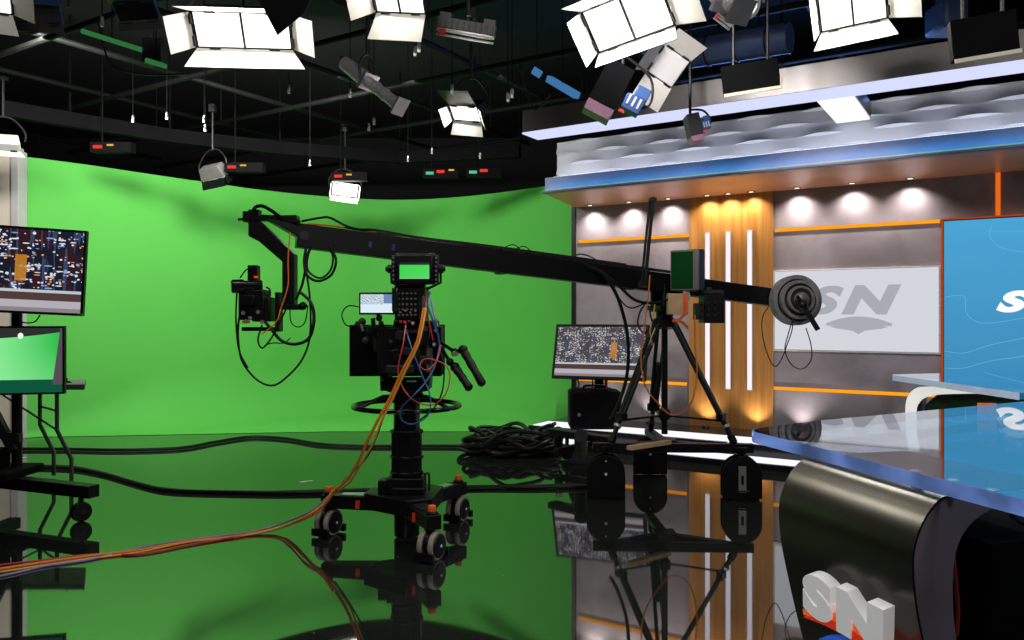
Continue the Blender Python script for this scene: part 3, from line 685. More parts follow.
# round fresnel lamp at top beside the big one
r_ = thing('fresnel_lamp', 'round glowing lamp at the top edge right of the tilted panel lamp', 'studio light', at(744, 4, 4.7))
c = at(744, 4, 4.7); d, x, y = lampframe((-.15, -.8, -.35))
mb = MB(); mb.lathe([(.04, -.2), (.085, -.17), (.09, 0), (.095, .01), (.08, .012)], c, d, 24); part(mb, 'housing', M['silver'], r_)
mb = MB(); mb.lathe([(.075, .013), (.05, .025), (.001, .03)], c, d, 20); part(mb, 'lens', M['glowwhite'], r_, label='glowing lens')
mb = MB(); mb.tube(spline([c-x*.11, c-x*.1+V((0, 0, .12)), c+V((0, 0, .17)), c+x*.1+V((0, 0, .12)), c+x*.11], 4), .008, 6); mb.cyl(c+V((0, 0, .17)), (c.x, c.y, GZ), .012, n=8); part(mb, 'yoke', M['dgrey'], r_)
# ballast / driver boxes
def ballast(label, c, x, w, h, dp, mat='grey', redat=-.4, fins=True):
    c = V(c); x = V(x).normalized(); y = V((0, 1, .25)).normalized(); z = x.cross(y).normalized(); y = z.cross(x)
    if z.z < 0: z = -z
    R = Matrix((x, y, z)).transposed(); r_ = thing('ballast_box', label, 'ballast', c)
    mb = MB(); mb.box(c, (w, dp, h*.5), R)
    for k in range(10): mb.box(c+x*(-w*.45+w*.1*k)-y*dp*.5, (w*.03, .02, h*.42), R) if fins else None
    part(mb, 'casing', M[mat], r_, bevel=.003)
    for s_ in (-.38, .38): part(MB().box(c+x*w*s_+z*h*.36, (w*.2, dp*.8, h*.24), R), 'bracket', M[mat], r_, bevel=.003)
    mb = MB(); mb.box(c-z*h*.36-y*dp*.4, (w, .012, .012), R); mb.box(c-z*h*.56-y*dp*.4, (w, .012, .012), R); part(mb, 'light_rail', M['alu'], r_, label='bright metal rail')
    mb = MB(); mb.box(c+x*w*redat-z*h*.42-y*dp*.5, (w*.12, .015, h*.26), R); part(mb, 'red_tag', M['red'], r_, label='red tag')
    mb = MB(); mb.cyl(c+z*h*.5, (c.x, c.y, GZ), .012, n=8); part(mb, 'hanger', M['dgrey'], r_)
ballast('grey ribbed box lamp with red tag hanging at the top centre', at(467, 27, 4.9), (1, 0, -.17), .36, .13, .1)
ballast('pale ribbed box with red edge beside the round lamp at the top', at(727, 17, 4.75), (.75, 0, -.6), .12, .1, .08, mat='silver')
# two blue-lit moving lamps in front of the beam
def scoop(label, c, x, w, h, box='blackm'):
    c = V(c); x = V(x).normalized(); y = V((0, 1, 0)); z = y.cross(x); z = z if z.z > 0 else -z
    R = Matrix((x, y, z)).transposed(); r_ = thing('led_projector', label, 'studio light', c)
    mb = MB(); mb.box(c+z*h*.25, (w, .16, h*1.1), R); part(mb, 'snoot', M[box], r_, bevel=.004)
    mb = MB(); mb.box(c-z*h*.44, (w*.98, .15, h*.28), R); part(mb, 'filter', pbr('mauve_gel', (.30, .15, .22), .4, var=.1), r_, label='mauve filter')
    mb = MB(); mb.box(c+x*w*.95+z*h*.1, (w*.7, .1, h*.4), R); mb.box(c+x*w*1.1+z*h*.45, (w*.5, .08, h*.3), R); part(mb, 'head', M['bluelit'], r_, bevel=.006, label='blue-lit head')
    mb = MB()
    for k in range(3): mb.box(c+x*w*(.75+.2*k)+z*h*.14-V((0, .056, 0)), (w*.08, .01, h*.26), R)
    part(mb, 'cooling_fin', M['silver'], r_)
    mb = MB(); mb.box(c+x*w*.72-z*h*.2-V((0, .05, 0)), (w*.2, .012, .02), R); part(mb, 'red_tag', M['red'], r_)
    mb = MB(); mb.tube(spline([c+x*w*.9, c+x*w*1.5+z*h*.3, c+x*w*1.1+z*h*.9, c+z*h*1.1], 5), .009, 6); mb.cyl(c+z*h*.9, ((c+z*h*.9).x, c.y, 4.8), .012, n=8); part(mb, 'yoke', M['dgrey'], r_)
scoop('black square lamp with mauve filter hanging in front of the left end of the beam', at(606, 96, 5.4), (.85, 0, -.45), .195, .275)
scoop('small dark lamp with blue-lit head hanging below the beam', at(694, 131, 6.4), (.9, 0, .2), .10, .16, 'dgrey')
# hanging black monitors whose lower edges are cream
for (p0, p1, top, lab) in ((at(722, 99, 5.7), at(779, 90, 5.6), 66, 'left one of two black lamps with cream lower edge hanging in front of the beam'),
                     (at(950, 66, 4.4), at(1016, 55, 4.3), 22, 'right one of two black lamps with cream lower edge hanging before the beam')):
    r_ = thing('floodlight', lab, 'studio light', (p0+p1)/2); x = (p1-p0); w_ = x.length; h_ = .2 if top == 66 else .22
    mb = MB(); mb.bar(p0+V((0, 0, h_/2+.02)), p1+V((0, 0, h_/2+.02)), .09, h_); part(mb, 'body', M['blackm'], r_, bevel=.005)
    mb = MB(); mb.bar(p0+V((0, -.05, .008)), p1+V((0, -.05, .008)), .012, .022)
    if top == 66: mb.bar(p1+V((0, -.05, 0)), p1+V((0, -.05, .10)), .014, .022)
    part(mb, 'lower_edge', M['cream'], r_, label='cream edge')
    for k in (.2, .8): q = p0.lerp(p1, k); part(MB().cyl(q+V((0, 0, h_)), (q.x, q.y, 4.8), .012, n=8), 'hanger_rod', M['dgrey'], r_)
# blue-lit duct
r_ = thing('air_duct', 'blue-lit round air duct in the ceiling above the beam', 'duct', at(735, 48, 6.6))
mb = MB(); a, b_ = at(690, 54, 6.8), at(790, 38, 6.3); mb.cyl(a, b_, .12, n=24); part(mb, 'pipe', M['duct'], r_)
mb = MB()
for k in (.2, .5, .8): mb.torus(a.lerp(b_, k), b_-a, .122, .008, 24, 6)
part(mb, 'band_clamp', M['black'], r_)
mb = MB(); mb.cyl(a.lerp(b_, .3), a.lerp(b_, .3)+V((0, 0, 1.2)), .01, n=6); mb.cyl(a.lerp(b_, .7), a.lerp(b_, .7)+V((0, 0, 1.2)), .01, n=6); part(mb, 'hanger_rod', M['black'], r_)
r_ = thing('air_duct', 'blue rounded air diffuser hanging near the upper right corner', 'duct', at(946, 20, 6.0))
mb = MB(); mb.box(at(946, 18, 6.0), (.19, .3, .22)); part(mb, 'body', M['duct'], r_, bevel=.03)
mb = MB(); mb.cyl(at(946, 5, 6.0), at(946, 5, 6.0)+V((0, 0, 1.2)), .07, n=18); part(mb, 'neck', M['duct'], r_)
# blue LED tube in the grid
for p, q, lab in ((at(533, 70, 6.4), at(541, 75, 6.4), 'short blue-white light tube in the dark ceiling'), (at(549, 79, 6.2), at(577, 95.5, 5.9), 'blue light tube in the dark ceiling left of the beam')):
    mb = MB(); mb.bar(p, q, .05, .05); mb.cur = 1; mb.cyl(p.lerp(q, .5), p.lerp(q, .5)+V((0, 0, 4.8-p.lerp(q, .5).z)), .004, n=5); single(mb, 'light_tube', [glow('tube_blue', (.12, .42, .9), .4), M['blackm']], lab, 'light tube', p)
# green lit gel tubes on the left
for p, q, lab in ((at(82, 31, 5.2), at(142, 50, 5.2), 'longer dim green tube in the ceiling at the upper left'), (at(146, 60, 5.2), at(166, 66.5, 5.2), 'short dim green tube below the dark box at the upper left')):
    mb = MB(); mb.cyl(p, q, .016, n=10); mb.cur = 1; mb.cyl(p.lerp(q, .5), p.lerp(q, .5)+V((0, 0, 4.8-p.lerp(q, .5).z)), .004, n=5); single(mb, 'light_tube', [glow('tube_green', (.05, .30, .08), .5), M['blackm']], lab, 'light tube', p)
mb = MB(); mb.box(at(155, 52, 5.25), (.13, .1, .16)); mb.cyl(at(155, 48, 5.25), V((at(155, 48, 5.25).x, 5.25, GZ)), .012, n=6)
single(mb, 'control_box', M['dgrey'], 'small dark box between the two green tubes at the upper left', 'control box', at(155, 58, 5.25), bevel=.005)
# pale pipe clamps scattered on the grid
for px, py, Y in ((102, 20, 5.5), (133, 118, 8.2), (167, 115, 7.8), (204, 118, 8.0), (205, 127, 8.0), (289, 88, 6.5), (374, 120, 7.4), (369, 126, 7.4), (415, 50, 5.6), (419, 46, 5.6), (452, 88, 6.0), (408, 158, 9.0), (432, 150, 9.0), (480, 155, 9.0), (310, 162, 9.0), (350, 92, 6.5), (508, 96, 6), (512, 92, 6)):
    c = at(px, py, Y); mb = MB(); mb.torus(c, (1, .3, 0), .022, .009, 14, 6); mb.box(c-V((0, 0, .03)), (.02, .02, .03)); mb.cur = 1; mb.cyl(c, (c.x, c.y, 4.8), .004, n=5)
    single(mb, 'pipe_clamp', [M['alu'], M['blackm']], 'small pale metal clamp hanging from the ceiling grid', 'clamp', c, 'metal clamps on the ceiling grid')
# hanging cables in the ceiling
for pts, lab in (([(98, 20), (110, 62), (140, 74), (185, 74)], 'thin black cable sagging below the grid at the upper left'), ([(520, 70), (527, 92), (535, 110), (550, 95)], 'thin cable looping beside the left end of the beam')):
    mb = MB(); mb.tube(spline([at(x, y, 6.5) for x, y in pts], 6), .008, 6); single(mb, 'hanging_cable', M['dgrey'], lab, 'cable', at(*pts[1], 6.5))

# ================================================================== camera pedestal
PC = V((-.67, 5.03, 0))
pd = thing('camera_pedestal', 'black studio pedestal with steering ring on three wheeled feet', 'camera pedestal', PC)
def pp(x, y, z): return PC+V((x, y, z))
mb = MB(); mb.lathe([(.075, .012), (.08, .02), (.08, .2), (.07, .21)], PC, (0, 0, 1), 28); part(mb, 'lower_cylinder', M['black'], pd)
hub = [(.0, .0)]
mb = MB(); pts = []
ANG = [174, 54, -66]
for a in ANG:
    for da, rr in ((-60, .20), (-18, .27), (18, .27)):
        t = math.radians(a+da); pts.append((rr*math.cos(t), rr*math.sin(t)))
mb.prism(sorted(pts, key=lambda p: math.atan2(p[1], p[0])), PC+V((0, 0, .19)), V((1, 0, 0)), V((0, 1, 0)), V((0, 0, .10))); part(mb, 'base_plate', M['black'], pd, bevel=.006)
mb = MB(); mb.box(pp(0, -.0, .34), (.23, .2, .1)); mb.box(pp(-.13, -.03, .33), (.08, .12, .09)); mb.box(pp(.02, -.1, .31), (.2, .05, .05)); part(mb, 'drive_block', M['black'], pd, bevel=.006)
mb = MB(); mb.prism([(.1*math.cos(math.radians(45*k+22.5)), .1*math.sin(math.radians(45*k+22.5))) for k in range(8)], pp(.0, 0, .39), V((1, 0, 0)), V((0, 1, 0)), V((0, 0, .29)))
for z in (.4, .5, .66): mb.lathe([(.1, z), (.107, z+.005), (.107, z+.02), (.1, z+.025)], PC, (0, 0, 1), 8)
part(mb, 'outer_column', M['black'], pd, bevel=.003)
mb = MB(); mb.lathe([(.084, .66), (.084, .92)], PC, (0, 0, 1), 28); part(mb, 'inner_column', M['blackg'], pd)
mb = MB(); mb.tube(spline([pp(.11, -.02, .4), pp(.14, -.02, .41), pp(.145, -.02, .36), pp(.145, -.02, .3)], 4), .008, 6); part(mb, 'brake_lever', M['dgrey'], pd)
mb = MB(); mb.torus(pp(0, 0, .836), (0, 0, 1), .335, .0155, 64, 12); ring = part(mb, 'steering_ring', M['blackg'], pd)
mb = MB()
for k in range(3):
    t = math.radians(90+120*k); e = V((math.cos(t), math.sin(t), 0)); mb.tube([pp(0, 0, .9)+e*.09, pp(0, 0, .9)+e*.16, pp(0, 0, .836)+e*.325], .013, 8)
mb.lathe([(.09, .885), (.105, .89), (.105, .915), (.09, .92)], PC, (0, 0, 1), 24)
part(mb, 'ring_spokes', M['black'], pd)
for i, a in enumerate(ANG):
    t = math.radians(a); e = V((math.cos(t), math.sin(t), 0)); sd = V((-e.y, e.x, 0))
    mb = MB(); mb.prism([(.2, -.075), (.5, -.045), (.55, -.045), (.55, .045), (.5, .045), (.2, .075)], pp(0, 0, .178), e, sd, V((0, 0, .085)))
    mb.lathe([(.035, .262), (.035, .275), (.026, .278)], PC+e*.51, (0, 0, 1), 16)
    arm = part(mb, 'leg', M['black'], pd, bevel=.004)
    mb = MB(); mb.prism([(.22, -.05), (.42, -.03), (.42, .03), (.22, .05)], pp(0, 0, .2635), e, sd, V((0, 0, .004))); part(mb, 'tread_strip', M['alu'] if i < 2 else M['dgrey'], arm)
    mb = MB(); mb.lathe([(.023, .278), (.024, .283), (.024, .306), (.02, .312), (.001, .313)], PC+e*.51, (0, 0, 1), 18); part(mb, 'knob', M['orange'], arm, label='orange brake knob')
    mb = MB(); q = PC+e*.36-sd*.058 if i == 2 else PC+e*.30+sd*.066; mb.box(q+V((0, 0, .215)), (.026, .026, .05)); part(mb, 'red_tab', M['red'], arm, label='red tab')
    # twin caster
    cdir = V((.8, -.55, 0)).normalized()
    cc = PC+e*.51
    ax = V((.9, -.43, 0)).normalized()
    mb = MB(); mb.cyl(cc+V((0, 0, .15)), cc+V((0, 0, .18)), .02, n=12); mb.lathe([(.072, -.018), (.078, -.012), (.078, .012), (.072, .018)], cc+V((0, 0, .088)), ax, 24); cs = part(mb, 'caster', M['black'], pd)
    for s_ in (-1, 1):
        o = cc+V((0, 0, .084))+ax*s_*.036
        mb = MB(); mb.ring([(.066, -.018), (.082, -.017), (.084, -.008), (.084, .006), (.08, .012), (.066, .013)], o, ax, 28); part(mb, 'tyre', M['tyre'], cs, label='grey tyre')
        mb = MB(); mb.lathe([(.066, -.017), (.07, .012), (.064, .02), (.012, .026)], o, ax*s_, 24); part(mb, 'wheel_disc', M['black'], cs)
        mb = MB(); mb.lathe([(.009, .025), (.008, .030), (.001, .031)], o, ax*s_, 10); part(mb, 'bolt', M['white'], cs, label='white bolt')
    mb = MB(); mb.prism([(-.088, .0), (.088, .0), (.088, .05), (.05, .056), (-.05, .056), (-.088, .05)], cc+ax*.0-V((0, 0, 0))+V((0, 0, .008))-ax*.007, V((-ax.y, ax.x, 0)), V((0, 0, 1)), ax*.014)
    for s_ in (-1, 1): mb.box(cc+V((-ax.y, ax.x, 0))*s_*.086+V((0, 0, .033)), (.022, .125, .045), Matrix((V((-ax.y, ax.x, 0)), ax, V((0, 0, 1)))).transposed())
    part(mb, 'cable_guard', M['black'], cs)

# studio camera on the pedestal (tilt head + camera + prompter hood)
CC = PC+V((0, 0, .92))
cm = thing('studio_camera', 'black studio camera with viewfinder and prompter hood on the wheeled pedestal', 'camera', CC)
def a5(px, py, Y): return at(px, py, Y)
mb = MB(); mb.lathe([(.09, .921), (.13, .93), (.13, .955), (.10, .965)], PC, (0, 0, 1), 24); mb.box(pp(-.0, 0, .975), (.30, .24, .07)); mb.box(pp(-.13, 0, 1.03), (.05, .2, .12)); mb.box(pp(.13, 0, 1.03), (.05, .2, .12)); part(mb, 'tilt_head', M['black'], cm, bevel=.006)
mb = MB(); mb.box(at(411.5, 381, 4.885), (.058, .004, .012)); part(mb, 'name_plate', M['white'], cm, label='small white plate')
mb = MB(); mb.box(pp(0, -.03, 1.09), (.16, .62, .04)); part(mb, 'camera_plate', M['dgrey'], cm, bevel=.004)
# prompter hood (open box beyond the camera)
mb = MB(); x0, x1, z0, z1 = at(349, 0, 5.25).x, at(441, 0, 5.25).x, 1.005, 1.347
mb.box(((x0+x1)/2, 5.27, (z0+z1)/2), (x1-x0, .02, z1-z0)); mb.box((x0+.008, 5.42, (z0+z1)/2), (.016, .28, z1-z0)); mb.box((x1-.008, 5.42, (z0+z1)/2), (.016, .28, z1-z0)); mb.box(((x0+x1)/2, 5.42, z1-.008), (x1-x0, .28, .016)); mb.box(((x0+x1)/2, 5.42, z0+.008), (x1-x0, .28, .016))
part(mb, 'prompter_hood', M['blackm'], cm, bevel=.004)
mb = MB(); mb.box(a5(402, 349, 5.02)+V((.03, 0, 0)), (.30, .42, .29)); part(mb, 'camera_body', M['black'], cm, bevel=.012)
mb = MB(); c = a5(412, 303, 4.95); mb.box(c+V((0, .02, -.03)), (.165, .40, .28)); mb.box(c+V((0, -.21, 0)), (.15, .03, .21)); mb.box(c+V((.02, .1, -.15)), (.26, .3, .08)); up_ = part(mb, 'camera_rear', M['black'], cm, bevel=.008)
mb = MB()
for i in range(5):
    for j in range(5): mb.cyl(c+V((-.05+.025*i, -.226, -.075+.032*j)), c+V((-.05+.025*i, -.236, -.075+.032*j)), .007, n=8)
part(mb, 'button_rows', M['grey'], up_, label='rows of grey buttons')
mb = MB()
for i in range(4): mb.cyl(c+V((-.04+.03*i, -.226, -.06+.01*(i % 2))), c+V((-.04+.03*i, -.245, -.06+.01*(i % 2))), .006, n=8)
part(mb, 'connector', M['alu'], up_, label='metal connectors')
mb = MB(); mb.box(a5(398, 300, 4.82), (.04, .25, .15)); part(mb, 'side_module', pbr('black_gloss_green_reflection', (.01, .02, .012), .25, rvar=.05), cm, bevel=.01)  # greenish reflection painted into the black gloss
mb = MB(); mb.cyl(pp(0, .2, 1.22), pp(0, .37, 1.22), .075, n=24); mb.cyl(pp(0, .3, 1.22), pp(0, .39, 1.22), .085, n=24); part(mb, 'lens', M['black'], cm)
for (px, py, w_, h_, dp, mt) in ((400, 335, .05, .06, .05, 'dgrey'), (412, 330, .09, .04, .06, 'dgrey'), (425, 338, .05, .10, .05, 'black'), (410, 352, .12, .05, .04, 'dgrey'), (396, 356, .05, .08, .05, 'black'), (425, 360, .08, .05, .04, 'dgrey')):
    part(MB().box(a5(px, py, 4.80), (w_, dp, h_), Matrix.Rotation(.15*(px % 3-1), 3, 'Y')), 'equipment_module', M[mt], cm, bevel=.006)
for px, py, mt in ((401, 322, 'cred'), (405, 323, 'red'), (409, 321, 'cred'), (413, 324, 'alu'), (396, 321, 'dgrey'), (436, 331, 'alu'), (434, 345, 'alu'), (437, 320, 'alu'), (391, 342, 'dgrey')):
    q = a5(px, py, 4.77); part(MB().cyl(q, q+V((.004, -.035, .006)), .010, n=10), 'plug', M[mt], cm)
# viewfinder
vc = a5(415.5, 269, 4.72); vf = None
mb = MB(); mb.box(vc, (.235, .06, .185)); mb.box(vc+V((0, -.02, .0)), (.215, .06, .165)); mb.box(vc+V((-.125, -.01, 0)), (.03, .05, .165)); mb.box(vc+V((.125, -.01, 0)), (.03, .05, .165)); vf = part(mb, 'viewfinder', M['black'], cm, bevel=.008)
dv0 = vc+V((0, -.0515, -.012)); w_, h_ = .176, .098
mb = MB(); mb.quad(dv0+V((-w_/2, 0, -h_/2)), dv0+V((w_/2, 0, -h_/2)), dv0+V((w_/2, 0, h_/2)), dv0+V((-w_/2, 0, h_/2))); part(mb, 'display', M['d_finder'], vf, label='green picture on the viewfinder')
mb = MB()
for s_ in (-1, 1):
    for j in range(6): mb.cyl(vc+V((s_*.127, -.036, -.065+.026*j)), vc+V((s_*.127, -.043, -.065+.026*j)), .007, n=8)
part(mb, 'button_column', M['grey'], vf, label='grey buttons beside the picture')
mb = MB()
for s_ in (-1, 1): mb.cyl(vc+V((s_*.14, 0, 0)), vc+V((s_*.165, 0, 0)), .026, n=14); mb.cyl(vc+V((s_*.165, 0, 0)), vc+V((s_*.178, 0, 0)), .016, n=12)
part(mb, 'tilt_knob', M['black'], vf)
mb = MB(); mb.box(vc+V((0, .04, -.12)), (.11, .08, .08)); mb.tube([vc+V((-.148, .01, .02)), vc+V((-.148, .03, -.08)), vc+V((-.06, .05, -.12))], .009, 6); mb.tube([vc+V((.148, .01, .02)), vc+V((.148, .03, -.08)), vc+V((.06, .05, -.12))], .009, 6); part(mb, 'viewfinder_bracket', M['black'], cm, bevel=.004)
# small side monitor
mc = a5(377, 303.5, 4.8)
mb = MB(); mb.box(mc, (.215, .025, .135)); sm_ = part(mb, 'side_monitor', M['black'], cm, bevel=.004)
w_, h_ = .195, .112; q = mc+V((0, -.0132, 0))
mb = MB(); mb.quad(q+V((-w_/2, 0, -h_/2)), q+V((w_/2, 0, -h_/2)), q+V((w_/2, 0, h_/2)), q+V((-w_/2, 0, h_/2))); part(mb, 'display', M['d_menu'], sm_, label='pale bright display')
mb = MB(); mb.tube([mc+V((.0, .01, -.06)), mc+V((.02, .03, -.12)), mc+V((.08, .06, -.2)), mc+V((.16, .1, -.22))], .009, 8); mb.ball(mc+V((.02, .03, -.12)), .016); mb.ball(mc+V((.08, .06, -.2)), .016); part(mb, 'monitor_arm', M['dgrey'], cm)
mb = MB()
for px, py, r in ((362, 322, .022), (371, 330, .026), (379, 318, .018), (366, 340, .02), (384, 338, .02)): mb.lathe([(r, -.02), (r*1.1, -.01), (r*1.1, .02), (r*.5, .025)], a5(px, py, 4.98), (.3, -1, .2), 14)
mb.bar(a5(356, 323, 5.05), a5(392, 345, 5.0), .03, .03); mb.bar(a5(373, 318, 5.0), a5(376, 352, 5.0), .025, .03); part(mb, 'clamp_cluster', M['dgrey'], cm, bevel=.003)
mb = MB(); mb.bar(a5(378, 335, 4.9), a5(385, 331, 4.9), .016, .014); mb.bar(a5(383, 338, 4.9), a5(390, 343, 4.9), .018, .016); mb.bar(a5(361, 324, 4.95), a5(363, 331, 4.95), .01, .012); part(mb, 'latch', M['alu'], cm, label='bright metal latches')
# pan bars with grips
for (a, j, b_, e_, lab) in (((440, 346), (450, 362), (455, 367), (470, 389), 'left grip'), ((440, 342), (455, 352), (463, 350), (483, 385), 'right grip')):
    Yp = 4.72
    mb = MB(); mb.tube([at(a[0], a[1], 4.95), at(j[0], j[1], Yp), at(b_[0], b_[1], Yp)], .011, 8); mb.ball(at(j[0], j[1], Yp), .024); mb.ball(at(b_[0], b_[1], Yp), .03); pb = part(mb, 'pan_bar', M['black'], cm)
    mb = MB(); p0, p1 = at(b_[0], b_[1], Yp), at(e_[0], e_[1], Yp-.1); L = (p1-p0).length; mb.lathe([(.016, 0), (.027, .03), (.022, .07), (.026, .1), (.022, L*.6), (.026, L*.95), (.018, L)], p0, p1-p0, 14); part(mb, 'grip', M['rubber'], pb)
mb = MB(); mb.ball(at(454, 354, 4.69), .016); mb.box(at(455, 354, 4.68), (.03, .02, .025)); part(mb, 'bar_clamp', M['alu'], cm, label='silver clamp')
mb = MB(); mb.box(a5(437, 337, 5.02), (.07, .12, .14)); part(mb, 'side_bracket', M['black'], cm, bevel=.008)
def cab(pts, r, mat, parent, name='cable', lab=None):
    mb = MB(); mb.tube(spline([p if isinstance(p, V) else at(*p) for p in pts], 7), r, 7); return part(mb, name, M[mat], parent, label=lab)
cab([(424, 308, 4.66), (421, 325, 4.62), (416, 345, 4.6), (402, 372, 4.6), (390, 398, 4.62), (378, 420, 4.62), (368, 440, 4.66), (358, 462, 4.75), (347, 480, 4.85), (336, 489, 4.95)], .0095, 'corange', cm, lab='orange cable')
cab([(426, 308, 4.64), (423, 325, 4.6), (418, 345, 4.58), (405, 372, 4.58), (393, 398, 4.6), (382, 420, 4.62), (372, 445, 4.66), (360, 466, 4.76), (350, 482, 4.86), (338, 491, 4.95)], .006, 'cyellow', cm, lab='yellow cable')
cab([(406, 325, 4.7), (403, 345, 4.62), (398, 370, 4.62), (403, 388, 4.62), (415, 401, 4.6), (432, 405, 4.6), (445, 395, 4.62), (450, 378, 4.65), (447, 367, 4.66), (438, 361, 4.66), (425, 359, 4.64), (420, 366, 4.62), (428, 370, 4.62), (437, 360, 4.65), (441, 345, 4.7)], .0042, 'cred', cm, lab='red cable')
cab([(406, 330, 4.7), (413, 352, 4.6), (422, 375, 4.6), (430, 396, 4.6), (428, 415, 4.64), (413, 424, 4.7), (402, 420, 4.7), (401, 409, 4.66), (412, 397, 4.58), (425, 383, 4.6), (435, 366, 4.64), (440, 345, 4.7)], .0042, 'cblue', cm, lab='blue cable')
cab([(430, 292, 4.75), (428, 305, 4.68), (432, 318, 4.68), (438, 335, 4.72), (440, 350, 4.75)], .006, 'cblue', cm, lab='blue cable bundle beside the buttons')
cab([(427, 294, 4.74), (426, 306, 4.67), (429, 322, 4.67), (433, 340, 4.7)], .005, 'cred', cm, lab='short red cable beside the buttons')
cab([(431, 300, 4.72), (434, 315, 4.68), (437, 325, 4.7)], .006, 'cviolet', cm, lab='violet cable')
cab([(360, 307, 4.82), (348, 306, 4.85), (342, 314, 4.9), (345, 324, 4.95), (352, 327, 5.0)], .004, 'rubber', cm)
cab([(440, 350, 4.8), (444, 370, 4.75), (442, 392, 4.75), (434, 408, 4.8), (420, 420, 4.88)], .005, 'rubber', cm)
cab([(400, 385, 4.7), (388, 405, 4.7), (377, 435, 4.75), (366, 458, 4.85), (345, 480, 5.0), (335, 492, 5.03)], .006, 'rubber', cm)

# orange cable bundle running from the pedestal foot across the floor
def floorcab(pts, r, mat, label, z=None, name='cable', group=None):
    P = []
    for p in pts:
        if isinstance(p, V): P.append(p); continue
        zz = p[2] if len(p) > 2 else r+.001
        P.append(gnd(p[0], p[1], zz))
    mb = MB(); mb.tube(spline(P, 8), r, 8); c = P[len(P)//2]
    return single(mb, name, M[mat], label, 'cable', V((c.x, c.y, 0)), group)
hi = [at(336, 489, 4.96), at(328, 500, 4.99), at(322, 508, 5.0)]
floorcab([at(335, 489.5, 4.955), at(325, 504, 4.97), at(312, 515, 4.97), (288, 525, .05), (262, 532, .014), (230, 537), (190, 541), (140, 550), (90, 556), (40, 563), (0, 569), (-60, 577)], .009, 'corange', 'orange cable curving from the pedestal foot across the floor to the left edge')
floorcab([at(333, 490, 4.94), at(322, 505, 4.95), at(306, 516, 4.95), (284, 526, .05), (258, 533, .014), (226, 538), (186, 542.5), (140, 552), (90, 558.5), (40, 566), (0, 572), (-60, 581)], .006, 'cyellow', 'yellow cable lying beside the orange one from pedestal to left edge')
floorcab([at(337, 488, 4.98), at(322, 502, 5.0), at(305, 514, 5.0), (280, 524, .05), (255, 531, .014), (222, 535.5), (184, 540), (140, 547.5), (90, 559.5), (45, 566), (0, 576), (-60, 584)], .006, 'cviolet', 'violet cable twisted with the orange one across the floor')
floorcab([at(338, 489, 5.0), at(324, 503, 5.02), at(309, 513, 5.02), (283, 523, .05), (257, 531.5, .014), (224, 539), (188, 545), (140, 554), (92, 554.5), (45, 560), (0, 565), (-60, 573)], .006, 'cred', 'dark red cable twisted with the orange one across the floor')
# black cables along the floor
floorcab([(-20, 449), (60, 449), (120, 450), (180, 448), (215, 442), (250, 437), (285, 438.5), (320, 444), (360, 446), (420, 446), (470, 446), (540, 445)], .017, 'rubber', 'far black cable arching across the floor in front of the green wall')
floorcab([(-20, 467), (40, 467), (75, 468.5), (105, 474), (140, 484), (170, 490), (230, 492), (300, 492.5), (380, 490), (470, 487), (540, 487), (595, 486)], .016, 'rubber', 'near black cable curving across the floor behind the pedestal')
floorcab([(-20, 465), (40, 465.5), (75, 467), (105, 473), (140, 483.5), (170, 489), (230, 492.5), (300, 491), (380, 489), (470, 489), (540, 485.5), (590, 484)], .010, 'rubber', 'thinner black cable lying along the near thick cable behind the pedestal')
# heap of coiled cable
def heap(px, py, R, turns, seed, zc):
    rnd = random.Random(seed); c = gnd(px, py); P = []
    ph = rnd.random()*6
    for k in range(turns*10):
        a = ph+2*math.pi*k/10; rr = R*(.7+.45*rnd.random())
        P.append(c+V((rr*1.25*math.cos(a), rr*.75*math.sin(a), .016+zc*(k/(turns*10))*(.55+.6*rnd.random())+.05*rnd.random()*(1+math.cos(a+ph)))))
    mb = MB(); mb.tube(spline(P, 4), .021, 6)
    single(mb, 'cable_coil', M['rubber'], 'coil in the tangled heap of black cable on the floor left of the crane', 'cable', c, 'heaped coils of black cable')
for i, (px, py, R, t, zc) in enumerate(((492, 454, .24, 5, .17), (510, 455, .28, 5, .18), (530, 454, .25, 5, .17), (502, 451, .24, 4, .22), (538, 452, .2, 4, .2), (520, 450, .26, 5, .24))): heap(px, py, R, t, i+3, zc)

# ================================================================== camera crane
PV = V((1.24, 6.42, 0)); AD = V((-.922, -.388, 0)).normalized(); AS = V((AD.y, -AD.x, 0))   # AD points to the camera end
jb = thing('camera_crane', 'long black camera crane on a wheeled tripod with disc weights', 'camera crane', PV)
pt, pw_ = at(292, 235, 5.24), at(771, 297, 6.83)
ad = (pt-pw_).normalized(); L = (pt-pw_).length; au = V((0, 0, 1)); au = (au-ad*au.dot(ad)).normalized(); sd = ad.cross(au).normalized()
mb = MB(); hh = .079
mb.prism([(0, -hh), (L-.03, -hh), (L-.03, -hh*.1), (L+.17, hh*1.0), (L+.05, hh), (L*.55, hh), (0, hh*.9)], pw_-sd*.055, ad, au, sd*.11); arm = part(mb, 'arm', M['black'], jb, bevel=.005)
for k in (.35, .62):
    for s_ in (-1, 1): part(MB().bar(pw_+ad*L*k+au*s_*(hh+.004), pw_+ad*(L*k+.05)+au*s_*(hh+.004), .12, .014), 'arm_joint', M['dgrey'], arm)
for s_ in (-1, 1): part(MB().cyl(pw_+ad*(L-.07)+sd*s_*.056, pw_+ad*(L-.07)+sd*s_*.062, .032, n=18), 'pivot_bolt', M['dgrey'], arm)
for k in (.83, .87):
    for s_ in (-1, 1): part(MB().bar(pw_+ad*(L*k)+sd*s_*.056, pw_+ad*(L*k+.022)+sd*s_*.056, .002, .04, up=au), 'blue_mark', pbr('blue_ink', (.02, .05, .2), .5, var=.2, scale=60), arm, label='small blue mark')
